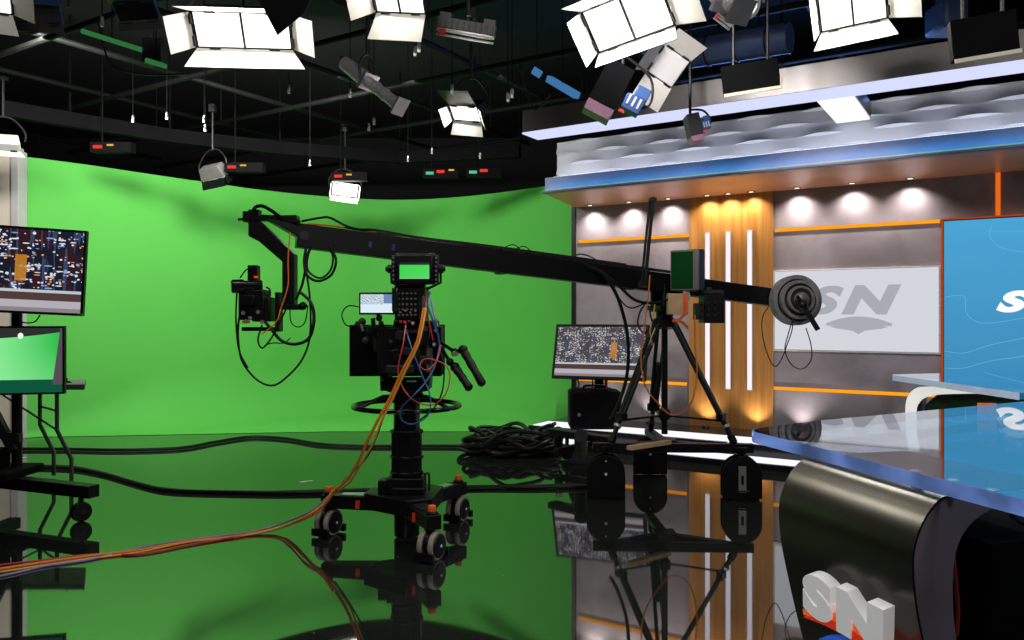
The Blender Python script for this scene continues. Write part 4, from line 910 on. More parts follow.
mb = MB(); q0 = pw_+au*(hh+.02); mb.bar(q0+ad*.95, q0+ad*(L*.86), .016, .016); mb.bar(q0+ad*.95+sd*.03, q0+ad*(L*.8)+sd*.03, .012, .02); part(mb, 'tension_rod', M['dgrey'], jb)
# nose assembly
Yh = 5.24
mb = MB(); mb.bar(at(255, 219, Yh), at(298, 218, Yh), .09, .03); mb.bar(at(262, 217.5, Yh), at(298, 219.5, Yh), .05, .035); part(mb, 'nose_plate', M['black'], jb, bevel=.003)
mb = MB(); mb.bar(at(255, 210, Yh), at(255, 236, Yh), .07, .06); mb.box(at(248, 217, Yh), (.05, .07, .07)); mb.cyl(at(238, 219.5, Yh), at(247, 219, Yh), .009, n=8); mb.cyl(at(256, 229, Yh-.06), at(256, 229, Yh+.06), .045, n=18); part(mb, 'pan_motor', M['black'], jb, bevel=.004)
mb = MB(); mb.prism([(0, 0), (10, -3), (45, 30), (45, 81), (33, 81), (33, 37), (10, 17), (0, 12)], at(251, 225, Yh)-V((0, .045, 0)), V((1, 0, 0))*(Yh/FPX), V((0, 0, -1))*(Yh/FPX), V((0, .09, 0))); part(mb, 'drop_arm', M['black'], jb, bevel=.004)
mb = MB(); mb.box(at(291, 307, Yh), (.12, .1, .035)); mb.cyl(at(284, 307, Yh), at(303, 307, Yh), .02, n=12); mb.ball(at(303, 306, Yh), .028); mb.box(at(279, 312, Yh), (.03, .09, .26)); mb.bar(at(244, 329, Yh), at(281, 329, Yh), .1, .026); part(mb, 'remote_head', M['black'], jb, bevel=.004)
# remote camera at the nose
rc = thing('remote_camera', 'small black camera rig hanging from the crane nose', 'camera', at(255, 326, Yh))
c = at(255, 305, Yh)
mb = MB(); mb.box(c, (.17, .16, .2)); mb.box(c+V((.06, 0, -.03)), (.12, .14, .16)); mb.box(c+V((-.02, -.09, .03)), (.1, .04, .07)); part(mb, 'camera_body', M['black'], rc, bevel=.008)
mb = MB(); p0, p1 = at(262, 285.5, Yh-.02), at(231, 286.5, Yh-.1); LL = (p1-p0).length; mb.lathe([(.036, 0), (.036, LL*.55), (.045, LL*.6), (.045, LL*.95), (.035, LL)], p0, p1-p0, 20); part(mb, 'lens', M['blackg'], rc)
mb = MB(); mb.box(at(254, 273, Yh), (.065, .07, .1)); tb = part(mb, 'antenna_box', M['black'], rc, bevel=.004)
mb = MB(); mb.box(at(256, 277, Yh-.04), (.025, .008, .012)); part(mb, 'tally_light', M['lampred'], tb, label='red tally light')
mb = MB()
for px, py in ((243, 313), (250, 318), (258, 312), (246, 321), (262, 322), (242, 300)): mb.cyl(at(px, py, Yh-.08), at(px, py, Yh-.1), .013, n=10)
part(mb, 'connector', M['grey'], rc)
mb = MB(); mb.box(at(246, 322, Yh-.085), (.05, .012, .02)); part(mb, 'orange_tag', M['corange'], rc, label='orange tag')
def jc(pts, r, mat='rubber', parent=None, lab=None): return cab([(x, y, Yh+dy) for x, y, dy in pts], r, mat, parent or jb, lab=lab)
jc([(252, 222, -.04), (254, 209, -.05), (262, 206, -.05), (272, 211, -.05), (284, 219, -.06), (300, 222, -.06)], .012)
jc([(306, 248, -.03), (304, 262, -.05), (307, 275, -.06), (318, 281, -.06), (331, 275, -.06), (336, 262, -.06), (333, 252, -.04), (328, 246, -.03)], .009)
jc([(310, 248, .0), (307, 262, -.02), (309, 272, -.03), (320, 278, -.03), (330, 271, -.03), (333, 258, -.03), (329, 247, .0)], .007)
jc([(312, 246, -.04), (306, 258, -.05), (305, 272, -.05), (302, 285, -.04), (296, 300, -.05)], .009)
jc([(306, 270, -.05), (310, 300, -.05), (310, 335, -.05), (303, 358, -.05), (290, 374, -.05), (275, 385, -.05), (262, 383, -.05), (250, 373, -.05), (241, 358, -.05), (238, 335, -.05), (239, 318, -.05)], .007)
jc([(300, 292, -.05), (311, 303, -.06), (314, 320, -.06), (309, 338, -.06), (296, 344, -.06), (282, 341, -.06), (272, 330, -.06), (262, 318, -.06)], .011)
jc([(262, 325, -.08), (258, 340, -.08), (262, 348, -.08), (270, 340, -.08), (278, 326, -.08), (288, 305, -.06)], .006)
jc([(264, 346, -.06), (272, 343, -.06), (284, 343, -.06), (290, 338, -.06)], .004)
jc([(290, 310, -.04), (291, 322, -.04), (298, 327, -.04), (305, 322, -.04), (308, 305, -.04)], .004)
jc([(290, 232, -.06), (288, 260, -.06), (288, 285, -.06), (281, 308, -.08), (276, 322, -.09), (262, 334, -.09)], .0045, 'corange', lab='orange cable')
jc([(237, 290, -.06), (236, 320, -.06), (239, 350, -.06), (248, 368, -.06)], .006)
jc([(240, 278, -.05), (246, 270, -.05), (252, 268, -.05)], .005)
jc([(264, 292, -.06), (268, 296, -.07), (270, 290, -.06), (266, 287, -.06)], .006)
# cables on top of the arm
def onarm(px, up, k=0): 
    # point on the arm's top at image column px
    lo, hi_ = 0, L
    for _ in range(40):
        m_ = (lo+hi_)/2; p = pw_+ad*m_; x = 512+FPX*p.x/p.y
        if x > px: lo = m_
        else: hi_ = m_
    return pw_+ad*lo+au*(hh+up)+sd*k
def topcab(pts, r, mat='rubber', lab=None): return cab([onarm(x, u_, k) for x, u_, k in pts], r, mat, jb, lab=lab)
topcab([(300, .02, 0), (318, .06, 0), (328, .07, 0), (345, .03, 0), (358, .02, 0), (375, .03, 0), (420, .02, 0), (470, .03, .02), (520, .03, 0), (560, .03, 0), (600, .03, 0), (625, .03, 0)], .008)
topcab([(306, .01, .02), (330, .02, .02), (380, .015, .02), (430, .02, .02), (480, .012, .02), (560, .012, .02), (650, .012, .02)], .006, 'corange', lab='orange cable')
topcab([(500, .01, .0), (507, .05, .0), (513, .06, .0), (519, .03, .0), (514, .01, .0), (516, .04, 0), (523, .06, .0), (529, .03, .0), (524, .01, 0), (530, .01, 0)], .004)
topcab([(570, .01, 0), (578, .06, 0), (590, .05, 0), (600, .01, 0)], .005)
jc2 = lambda pts, r, mat='rubber', lab=None: cab([(x, y, Y) for x, y, Y in pts], r, mat, jb, lab=lab)
jc2([(578, 262, 6.05), (600, 272, 6.05), (613, 288, 6.05), (622, 310, 6.05), (628, 340, 6.08), (627, 375, 6.1), (618, 405, 6.1), (610, 420, 6.1)], .014)
jc2([(600, 270, 6.1), (618, 285, 6.1), (635, 300, 6.12), (655, 303, 6.15), (672, 298, 6.2)], .012)
jc2([(612, 285, 6.1), (622, 302, 6.1), (632, 308, 6.1), (645, 303, 6.15)], .006)
jc2([(648, 300, 6.15), (640, 312, 6.15), (638, 325, 6.15), (645, 333, 6.15), (652, 322, 6.15)], .007)
jc2([(650, 275, 6.1), (648, 300, 6.1), (644, 330, 6.1), (641, 360, 6.1), (645, 385, 6.1), (655, 400, 6.15), (672, 415, 6.2), (690, 405, 6.2), (697, 375, 6.2), (695, 345, 6.2), (695, 315, 6.2)], .0055, 'corange', lab='orange cable')
jc2([(655, 303, 6.15), (653, 318, 6.15), (650, 330, 6.15), (652, 345, 6.2)], .006, 'cyellow', lab='yellow cable')
jc2([(660, 300, 6.2), (650, 310, 6.15), (655, 325, 6.15), (662, 315, 6.2)], .007)
# pivot column, head, boxes
mb = MB(); zc = pw_.z+(PV-pw_).dot(ad)*ad.z/1.0
pc_ = PV; armz = onarm(665, -hh).z
mb = MB(); mb.box(V((PV.x, PV.y, armz-.12))+AS*.09, (.14, .03, .22), Matrix((AD, AS, V((0, 0, 1)))).transposed()); mb.box(V((PV.x, PV.y, armz-.12))-AS*.09, (.14, .03, .22), Matrix((AD, AS, V((0, 0, 1)))).transposed()); mb.box((PV.x, PV.y, armz-.2), (.22, .22, .04), Matrix((AD, AS, V((0, 0, 1)))).transposed()); mb.cyl((PV.x, PV.y, 1.38), (PV.x, PV.y, armz-.2), .07, n=20); mb.cyl(V((PV.x, PV.y, armz-.03))-AS*.11, V((PV.x, PV.y, armz-.03))+AS*.11, .02, n=12); part(mb, 'fulcrum', M['black'], jb, bevel=.004)
mb = MB(); mb.lathe([(.06, 1.30), (.105, 1.32), (.105, 1.37), (.08, 1.39)], PV, (0, 0, 1), 24); part(mb, 'tripod_head', M['black'], jb)
WH = [gnd(606, 497), gnd(741, 498.5), gnd(650, 474.5)]
for i, w_ in enumerate(WH):
    e = (w_-PV); e.z = 0; e = e.normalized(); s2 = V((-e.y, e.x, 0)); foot = V((w_.x, w_.y, .40))-e*.04; topp = V((PV.x, PV.y, 1.34))+e*.085; mid = topp.lerp(foot, .55)
    mb = MB()
    for k in (-1, 1): mb.cyl(topp+s2*k*.036, topp.lerp(foot, .8)+s2*k*.022, .017, n=10)
    mb.cyl(topp.lerp(foot, .35), foot, .02, n=10); mb.bar(topp.lerp(foot, .77)-s2*.05, topp.lerp(foot, .77)+s2*.05, .05, .06); mb.lathe([(.02, -.04), (.03, -.03), (.03, .03), (.02, .04)], foot-(foot-topp).normalized()*.06, foot-topp, 12)
    lg = part(mb, 'tripod_leg', M['black'], jb)
    mb = MB(); mb.lathe([(.022, -.012), (.032, -.01), (.032, .01), (.022, .012)], topp.lerp(foot, .84), foot-topp, 12); part(mb, 'clamp_ring', M['alu'], lg, label='silver clamp ring')
    mb = MB(); mb.tube([V((PV.x, PV.y, .60)), topp.lerp(foot, .80)], .009, 8); part(mb, 'spreader', M['black'], jb)
    mb = MB(); mb.bar(V((PV.x, PV.y, .375)), V((w_.x, w_.y, .375))+e*.05, .08, .05); part(mb, 'dolly_beam', M['black'], jb, bevel=.004)
    # wheel with skirt
    face = V((-.12, -1, 0)).normalized(); rt = V((-face.y, face.x, 0))
    rr = .148; pl = [(-rr, .012), (rr, .012), (rr, .17)]+[(rr*math.cos(math.radians(t)), .19+rr*.98*math.sin(math.radians(t))) for t in range(0, 181, 12)]+[(-rr, .17)]
    mb = MB(); mb.prism(pl, w_+face*.06-V((0, 0, 0)), rt, V((0, 0, 1)), -face*.014); mb.prism(pl, w_-face*.046, rt, V((0, 0, 1)), -face*.014); mb.cyl(V((w_.x, w_.y, .33)), V((w_.x, w_.y, .40)), .03, n=12)
    sk = part(mb, 'wheel_skirt', M['black'], jb, bevel=.003)
    mb = MB(); mb.ring([(.10, -.035), (.135, -.03), (.138, 0), (.135, .03), (.10, .035)], V((w_.x, w_.y, .139)), face, 28); mb.lathe([(.1, -.03), (.1, .03)], V((w_.x, w_.y, .139)), face, 20); part(mb, 'wheel', M['rubber'], jb)
    if i != 1:
        mb = MB(); mb.cyl(w_+V((0, 0, .19))+face*.06, w_+V((0, 0, .19))+face*.07, .011, n=10); mb.cyl(w_+V((0, 0, .29))+face*.06, w_+V((0, 0, .29))+face*.066, .006, n=8); part(mb, 'bolt', M['white'], sk)
    else:
        mb = MB(); mb.prism([(-.028, .06), (.028, .06), (.028, .26), (-.028, .26)], w_+face*.061, rt, V((0, 0, 1)), face*.006); pl_ = part(mb, 'brake_plate', M['alu'], sk, label='silver brake plate')
        mb = MB(); mb.prism([(-.01, .12), (.01, .12), (.01, .19), (-.01, .19)], w_+face*.068, rt, V((0, 0, 1)), face*.003); mb.cyl(w_+V((0, 0, .07))+face*.06-rt*.04, w_+V((0, 0, .07))+face*.06+rt*.05, .01, n=8); part(mb, 'brake_pedal', M['black'], pl_)
mb = MB(); mb.cyl((PV.x, PV.y, .45), (PV.x, PV.y, 1.32), .026, n=12); mb.lathe([(.03, .56), (.05, .58), (.05, .64), (.03, .66)], PV, (0, 0, 1), 12); mb.box((PV.x, PV.y, .375), (.17, .17, .07)); part(mb, 'centre_column', M['black'], jb)
mb = MB(); mb.bar(V((WH[0].x-.1, WH[0].y+.02, .385)), V((WH[1].x+.1, WH[1].y+.02, .385)), .06, .07); part(mb, 'dolly_beam', M['black'], jb, bevel=.004)
mb = MB(); mb.bar(gnd(629, 448, .43), gnd(664, 438, .43)+V((0, -.2, .0)), .05, .03); 
single(mb, 'wood_batten', M['tan'], 'thin tan wooden stick lying on the crane dolly', 'wood stick', gnd(629, 448, .43))
# tan board box, ribbon, monitor, control box, aerial
c = at(677, 304, 6.2)
tb = thing('battery_box', 'tan flat box with orange strap hanging on the crane pivot', 'box', c)
mb = MB(); mb.box(c, (.155, .07, .165)); part(mb, 'body', M['tan'], tb, bevel=.004)
mb = MB(); mb.box(c+V((.055, -.0, 0)), (.03, .08, .17)); mb.tube(spline([at(686, 312, 6.15), at(680, 319, 6.12), at(673, 321, 6.12), at(682, 322, 6.1), at(688, 328, 6.12)], 5), .011, 6); part(mb, 'strap', M['orange'], tb, label='orange strap')
mo = thing('crane_monitor', 'small monitor turned left with painted green reflection on its dark screen on the crane arm', 'monitor', at(687, 290, 6.2))
f0, f1, f2, f3 = at(671, 287, 6.05), at(690, 291.5, 6.35), at(690, 252.5, 6.35), at(671, 254, 6.05)
nx = (f1-f0).normalized(); nz = V((0, 0, 1)); nf = nx.cross(nz).normalized(); nf = nf if nf.y < 0 or nf.x < 0 else -nf
o_ = -nf
bx_ = V((.62, .785, 0)).normalized(); fx = V((.785, -.62, 0)).normalized(); R = Matrix((bx_, fx, V((0, 0, 1)))).transposed()
c = at(686, 270.5, 6.2)
mb = MB(); mb.box(c-bx_*.02, (.035, .235, .315), R); mn = part(mb, 'casing', M['grey'], mo, bevel=.006)
mb = MB(); mb.box(c-bx_*.0385-fx*.015, (.004, .185, .29), R); part(mb, 'screen', pbr('green_reflection_screen', (.006, .06, .012), .12, rvar=.04), mo, label='dark screen with painted green reflection')  # green reflection painted into the dark screen colour
mb = MB(); mb.box(c+bx_*.036, (.085, .242, .325), R); part(mb, 'rear_cover', M['black'], mo, bevel=.004)
mb = MB(); mb.box(c+V((0, 0, -.19)), (.05, .05, .07)); part(mb, 'mount', M['alu'], mo)
co = thing('control_unit', 'black control box hanging below the crane arm right of the tripod', 'control box', at(712, 322, 6.25))
c = at(711.5, 309, 6.3); mb = MB(); mb.box(c, (.16, .2, .225)); part(mb, 'body', M['black'], co, bevel=.006)
mb = MB(); mb.box(c+V((-.11, -.03, -.02)), (.07, .1, .13)); part(mb, 'plug_block', M['dgrey'], co, bevel=.004)
mb = MB()
for i in range(3):
    for j in range(3): mb.cyl(c+V((-.1+.05*i, -.1, -.05+.05*j)), c+V((-.1+.05*i, -.112, -.05+.05*j)), .01, n=8)
part(mb, 'connector', M['dgrey'], co)
mb = MB(); mb.box(c+V((-.02, -.05, .135)), (.2, .05, .03)); mb.box(c+V((-.04, -.06, .16)), (.05, .03, .02)); part(mb, 'bracket', M['dgrey'], co, bevel=.003)
mb = MB(); mb.bar(at(645, 283, 6.2), at(653.5, 197, 6.2), .024, .024, up=(0, 1, 0)); mb.bar(at(641.5, 283, 6.22), at(650, 199, 6.22), .018, .018, up=(0, 1, 0)); mb.box(at(653, 200, 6.2), (.05, .05, .03)); mb.box(at(643, 284, 6.2), (.09, .09, .05))
part(mb, 'upright_mast', M['black'], jb)
# counterweights
wc = at(797.5, 300, 6.66); wa = V((.10, -1, .05)).normalized()
mb = MB(); mb.cyl(pw_, pw_-ad*.2, .04, n=14); mb.cyl(wc-wa*.25, wc+wa*.11, .02, n=12); part(mb, 'weight_axle', M['black'], jb)
def plate(o, r, t): 
    mb = MB(); mb.cur = 0; mb.ring([(r*.84, -t/2), (r, -t/2), (r, t/2), (r*.84, t/2), (r*.82, t*.15), (r*.82, -t*.15)], o, wa, 44)
    mb.cur = 1; mb.ring([(.045, -t*.1), (r*.83, -t*.08), (r*.83, t*.08), (.045, t*.1)], o, wa, 44); mb.cur = 0; mb.ring([(r*.34, -t*.4), (r*.42, -t*.4), (r*.42, t*.42), (r*.34, t*.42)], o, wa, 36)
    mb.ring([(.02, -t/2), (.06, -t/2), (.06, t/2), (.02, t/2)], o, wa, 24)
    return mb
part(plate(wc-wa*.07, .212, .04), 'disc_weight', [M['iron'], M['dgrey']], jb); part(plate(wc-wa*.02, .213, .05), 'disc_weight', [M['iron'], M['dgrey']], jb)
part(plate(wc+wa*.03, .165, .045), 'disc_weight', [M['iron'], M['dgrey']], jb); part(plate(wc+wa*.06, .115, .035), 'disc_weight', [M['iron'], M['dgrey']], jb)
mb = MB(); mb.lathe([(.055, .08), (.058, .1), (.04, .12), (.02, .13)], wc, wa, 20); part(mb, 'collar', pbr('brown_collar', (.16, .12, .09), .5, .3, var=.1), jb, label='brown collar')
mb = MB(); kc = at(803, 305, 6.45); mb.ball(kc, .04); mb.box(kc+V((-.01, .03, .02)), (.07, .06, .05)); mb.bar(kc+V((0, 0, 0)), at(818, 330, 6.42), .03, .04); mb.bar(kc, at(797, 296, 6.45), .025, .025); part(mb, 'tail_handle', M['black'], jb, bevel=.003)
for pts in ([(769, 306, 6.7), (763, 316, 6.65), (762, 330, 6.6), (766, 350, 6.6), (774, 366, 6.6), (781, 360, 6.55), (787, 345, 6.5), (792, 330, 6.45), (793, 318, 6.42)],
            [(793, 318, 6.42), (788, 335, 6.42), (785, 350, 6.42), (791, 364, 6.42), (802, 369, 6.42), (811, 360, 6.42), (811, 345, 6.45), (806, 328, 6.5)]):
    cab(pts, .0045, 'rubber', jb)

# ================================================================== screens on stands
def screen(parent, c, right, w, h, t, mat, bez=.02, up=V((0, 0, 1)), name='monitor', nrm=None):
    c = V(c); right = V(right).normalized(); nrm = right.cross(up).normalized()     # nrm toward the viewer
    R = Matrix((right, -nrm, up)).transposed()
    mb = MB(); mb.box(c-nrm*(t/2+.001), (w, t, h), R); mb.box(c-nrm*(t+.02), (w*.6, .05, h*.6), R)
    b_ = part(mb, 'casing', M['black'], parent, bevel=.004)
    hw, hh_ = w/2-bez, h/2-bez
    mb = MB(); mb.quad(c-right*hw-up*hh_+nrm*.001, c+right*hw-up*hh_+nrm*.001, c+right*hw+up*hh_+nrm*.001, c-right*hw+up*hh_+nrm*.001); part(mb, 'display', M[mat], parent)
    return b_
# left trolley: big TV above, second monitor below, one pole
PX = at(17, 400, 5.85)
tr_ = thing('monitor_trolley', 'black wheeled trolley with a pole at the left edge of the frame', 'trolley', (PX.x, PX.y, 0))
mb = MB(); mb.cyl((PX.x, PX.y, .2), (PX.x, PX.y, 2.05), .036, n=16); part(mb, 'pole', M['black'], tr_)
mb = MB(); mb.bar(V((PX.x-.5, PX.y+.1, .2)), gnd(94, 491.5, .2), .09, .085); part(mb, 'base_beam', M['black'], tr_, bevel=.004)
mb = MB(); e2 = gnd(94, 491.5, .2)+V((-1.15, .25, 0)); mb.bar(V((PX.x-.2, PX.y+.3, .2)), V((PX.x-.25, PX.y-.75, .2)), .09, .085); part(mb, 'base_beam', M['black'], tr_, bevel=.004)
mb = MB(); mb.box((PX.x-.12, PX.y-.1, .27), (.5, .45, .06)); mb.box((PX.x-.22, PX.y-.15, .37), (.35, .3, .14)); part(mb, 'base_box', M['blackm'], tr_, bevel=.01)
for i, q in enumerate((gnd(81, 521.5), V((PX.x-.25, PX.y-.7, 0)), V((PX.x-.45, PX.y+.1, 0)))):
    q = V((q.x, q.y, 0)); ax = V((.75, -.66, 0))
    mb = MB(); mb.lathe([(.04, -.032), (.062, -.03), (.067, -.015), (.067, .015), (.062, .03), (.04, .032)], q+V((0, 0, .068)), ax, 22); mb.cyl(q+V((0, 0, .12)), q+V((0, 0, .16)), .018, n=10); cs = part(mb, 'caster', M['rubber'], tr_)
    mb = MB(); mb.lathe([(.02, .033), (.015, .04), (.001, .041)], q+V((0, 0, .068)), ax, 12); part(mb, 'axle_cap', M['dgrey'], cs)
mb = MB(); mb.box((PX.x, PX.y-.08, 1.74), (.3, .12, .3)); mb.box((PX.x, PX.y-.08, 1.1), (.25, .12, .2)); part(mb, 'screen_bracket', M['black'], tr_, bevel=.004)
mb = MB(); mb.prism([(0, 0), (.5, -.08), (.5, -.14), (.0, -.05)], (PX.x-.45, PX.y-.06, .62), V((1, 0, 0)), V((0, 0, 1)), V((0, .05, 0))); mb.bar((PX.x-.25, PX.y-.04, .9), (PX.x, PX.y-.04, .42), .05, .06); part(mb, 'brace', M['dgrey'], tr_)
Yt = 5.55; tr0, tr1 = at(85, 231, Yt), at(85, 316, Yt)
rt = V((1, .26, -.05)).normalized(); th = (tr0-tr1).length+.004; tw = 1.05
tc_ = (tr0+tr1)/2-rt*tw/2
tv = thing('television', 'upper television with night city picture on the left trolley', 'television', V((tc_.x, tc_.y, tr1.z)))
up_ = V((-.02, 0, 1)).normalized()
screen(tv, tc_, rt, tw, th, .05, 'd_city', .018, up=(V((0, 0, 1))-rt*rt.z).normalized())
mb = MB(); mb.box(tr1+V((-.03, -.004, .012)), (.03, .012, .014)); part(mb, 'corner_mark', M['alu'], tv)
Ym = 5.6; a0, a1 = at(64.5, 326, Ym), at(64.5, 394, Ym); rt = V((1, .22, 0)).normalized(); th = (a0-a1).length; tw = .86; mc_ = (a0+a1)/2-rt*tw/2
mo2 = thing('monitor', 'lower monitor with green picture on the left trolley', 'monitor', V((mc_.x, mc_.y, a1.z)))
screen(mo2, mc_, rt, tw, th, .045, 'd_green', .014)
cab([(15, 314, 5.68), (22, 322, 5.66), (34, 322, 5.66), (40, 315, 5.66)], .005, 'rubber', tr_)
# folding table behind it
tz = .83
tb = thing('folding_table', 'grey topped folding table behind the left trolley', 'table', gnd(40, 388, tz)*1.0)
tb.location = V((-4.2, 6.62, 0))
xe = at(88, 388, 6.55).x
xf = at(86, 388, 6.95).x; mb = MB(); mb.prism([(xe, 6.5), (xf, 6.95), (xf-1.6, 6.95), (xe-1.6, 6.5)], V((0, 0, tz-.03)), V((1, 0, 0)), V((0, 1, 0)), V((0, 0, .05))); part(mb, 'tabletop', M['grey'], tb, bevel=.008)
for yy, bx2 in ((6.56, at(57, 400, 6.56).x), (6.9, at(40, 400, 6.9).x)):
    mb = MB()
    mb.tube([V((bx2, yy, tz-.02)), V((bx2, yy, .46)), V((bx2+.12, yy-.0, .22)), V((bx2+.12, yy, .017))], .017, 8); part(mb, 'leg', M['tleg'], tb)
mb = MB(); b0, b1 = at(57, 400, 6.56).x, at(40, 400, 6.9).x
mb.tube([V((b0, 6.56, .62)), V((b1, 6.9, .62))], .010, 8); mb.tube([V((b0, 6.56, .46)), V((b1-.3, 6.75, tz-.05))], .008, 8); part(mb, 'cross_brace', M['dgrey'], tb)
mb = MB(); mb.tube(spline([at(64, 383, 6.6), at(68, 382, 6.6), at(72, 384, 6.62)], 4), .012, 6); mb.tube(spline([at(66, 381, 6.6), at(67, 378, 6.6)], 4), .008, 6)
o = single(mb, 'cable_end', M['rubber'], 'black plug end lying on the folding table beside the lower monitor', 'cable', V((at(67, 383, 6.6).x, 6.6, tz+.03)))

# monitor in the middle, on a stage stand
Yc = 8.75; p00, p10 = at(551.5, 377.5, Yc), at(642, 380, Yc-.12); p01 = at(558, 324, Yc)
ms_ = thing('floor_monitor', 'monitor with pale city picture on a stand in front of the set wall', 'monitor', V((at(597, 0, 8.7).x, 8.75, .11)))
rt = V((.93, -.37, 0)).normalized(); wM = 1.06; hM = .625
cM = at(599.5, 351.5, Yc-.06)
upM = V((.37*.30, .93*.30, 1)).normalized()
screen(ms_, cM, rt, wM, hM, .05, 'd_citypale', .032, up=(upM-rt*upM.dot(rt)).normalized())
mb = MB(); cb = at(599, 385, 8.85); mb.box(cb-V((0, 0, .02)), (.1, .07, .3)); part(mb, 'neck', M['black'], ms_, bevel=.004)
mb = MB(); mb.box(at(606, 384, 8.8), (.03, .05, .1)); part(mb, 'red_clip', M['red'], ms_)
ob_ = at(594, 410, 8.75)
bg = thing('equipment_bag', 'black equipment case below the middle monitor on the stage step', 'case', V((ob_.x, ob_.y, .17)))
mb = MB(); mb.box((ob_.x, ob_.y, .385), (.56, .36, .42)); mb.box((ob_.x-.02, ob_.y, .58), (.48, .3, .06)); part(mb, 'body', M['blackm'], bg, bevel=.04)
mb = MB(); mb.tube(spline([(ob_.x-.12, ob_.y-.03, .59), (ob_.x-.1, ob_.y-.03, .64), (ob_.x+.1, ob_.y-.03, .64), (ob_.x+.12, ob_.y-.03, .59)], 5), .014, 8); part(mb, 'handle', M['black'], bg)
mb = MB(); mb.cyl((ob_.x-.18, ob_.y-.181, .34), (ob_.x-.18, ob_.y-.19, .34), .02, n=14); part(mb, 'badge', M['grey'], bg)
for pts in ([(577, 378, 8.8), (579, 385, 8.85), (574, 391, 8.8)], [(593, 378, 8.75), (592, 387, 8.7), (590, 392, 8.7)]): cab(pts, .008, 'rubber', ms_)
# dark low trolley carrying the cable beside the stage (left of the crane wheels)
dt = thing('cable_dolly', 'low black equipment dolly between the cable heap and the crane wheel', 'dolly', gnd(590, 462))
mb = MB(); mb.bar(gnd(552, 431, .34), gnd(612, 440, .34), .12, .06); mb.bar(gnd(556, 452, .12), gnd(600, 441, .2), .06, .06); part(mb, 'beam', M['black'], dt, bevel=.006)
mb = MB(); q = gnd(567, 460); mb.lathe([(.03, -.03), (.055, -.025), (.06, 0), (.055, .025), (.03, .03)], q+V((0, 0, .061)), (.3, -.9, 0), 18); q2 = gnd(572, 455); mb.cyl(q+V((0, 0, .1)), q+V((0, 0, .3)), .02, n=10); part(mb, 'caster', M['rubber'], dt)
mb = MB(); mb.bar(gnd(558, 445, .16), gnd(560, 432, .3), .06, .1); mb.cyl(gnd(581, 436, .36), gnd(581, 452, .15), .06, n=14); part(mb, 'hub', M['black'], dt)

# ================================================================== presenters' desk
DA = V((.265, -.964, 0)).normalized(); DM = V((-DA.y, DA.x, 0)); DM = DM if DM.x < 0 else -DM     # along the front, out of the front
E0, E1 = V((.92, 2.48, 0)), V((1.07, 1.953, 0)); DL_ = (E1-E0).length
dk = thing('presenter_desk', 'near presenters\' desk with curved gunmetal front and glass top', 'desk', (1.2, 2.3, 0))
outer = [(-.42, .955), (-.30, .958), (-.15, .957), (-.06, .956), (0, .95), (.035, .925), (.062, .89), (.080, .85), (.088, .81), (.087, .76), (.078, .69), (.06, .61), (.03, .49), (0, .385), (-.035, .25), (-.07, .12), (-.10, .002)]
outer = [(p.x, p.y) for p in spline([V((a, b_, 0)) for a, b_ in outer], 3)]
inner = [(-.42, .945), (-.30, .940), (-.18, .925), (-.11, .90), (-.065, .865), (-.04, .82), (-.03, .76), (-.03, .68), (-.04, .6), (-.07, .48), (-.1, .37), (-.14, .24), (-.18, .12), (-.21, .002)]
inner = [(p.x, p.y) for p in spline([V((a, b_, 0)) for a, b_ in inner], 3)]
mb = MB(); mb.prism(outer+inner[::-1], E0+DA*.003, DM, V((0, 0, 1)), DA*(DL_-.003)); part(mb, 'body', M['capgrey'], dk, label='violet-grey end of the curved body')
sk_o = [(a+.004*0, b_) for a, b_ in outer]
mb = MB(); k_ = len(outer); offp = []
for i, (a, b_) in enumerate(outer):
    a0, b0 = outer[max(0, i-1)]; a1, b1 = outer[min(k_-1, i+1)]; t = V((a1-a0, b1-b0)).normalized(); offp.append((a-t.y*.006*-1*-1 if False else a+(-t.y)*-.006, b_+t.x*-.006*-1 if False else b_+(t.x)*.006*-1*-1))
offp = []
for i, (a, b_) in enumerate(outer):
    a0, b0 = outer[max(0, i-1)]; a1, b1 = outer[min(k_-1, i+1)]; t = V((a1-a0, b1-b0)).normalized(); nrm = V((-t.y, t.x))
    if nrm.x < -.2 or (abs(nrm.x) <= .2 and nrm.y < 0): nrm = -nrm
    offp.append((a+nrm.x*.006, b_+nrm.y*.006 if b_ > .01 else b_))
mb.prism([(a, b_) for a, b_ in outer][::1]+offp[::-1], E0, DM, V((0, 0, 1)), DA*(DL_+.002)); fp_ = part(mb, 'front_panel', M['gun'], dk, label='curved gunmetal front')
# glass top
gp = [(.846, 2.75), (.875, 2.65), (.941, 2.43), (.995, 2.21), (1.048, 2.0), (1.09, 1.86), (1.125, 1.736), (1.20, 1.45), (1.30, 1.1), (2.6, 1.6), (3.6, 4.36), (2.42, 3.74), (1.616, 3.29), (1.2, 3.06), (.98, 2.915), (.89, 2.845), (.855, 2.80)]
mb = MB(); mb.prism(gp, V((0, 0, .962)), V((1, 0, 0)), V((0, 1, 0)), V((0, 0, .038))); gt = part(mb, 'glass_top', M['glass'], dk, label='clear glass top')
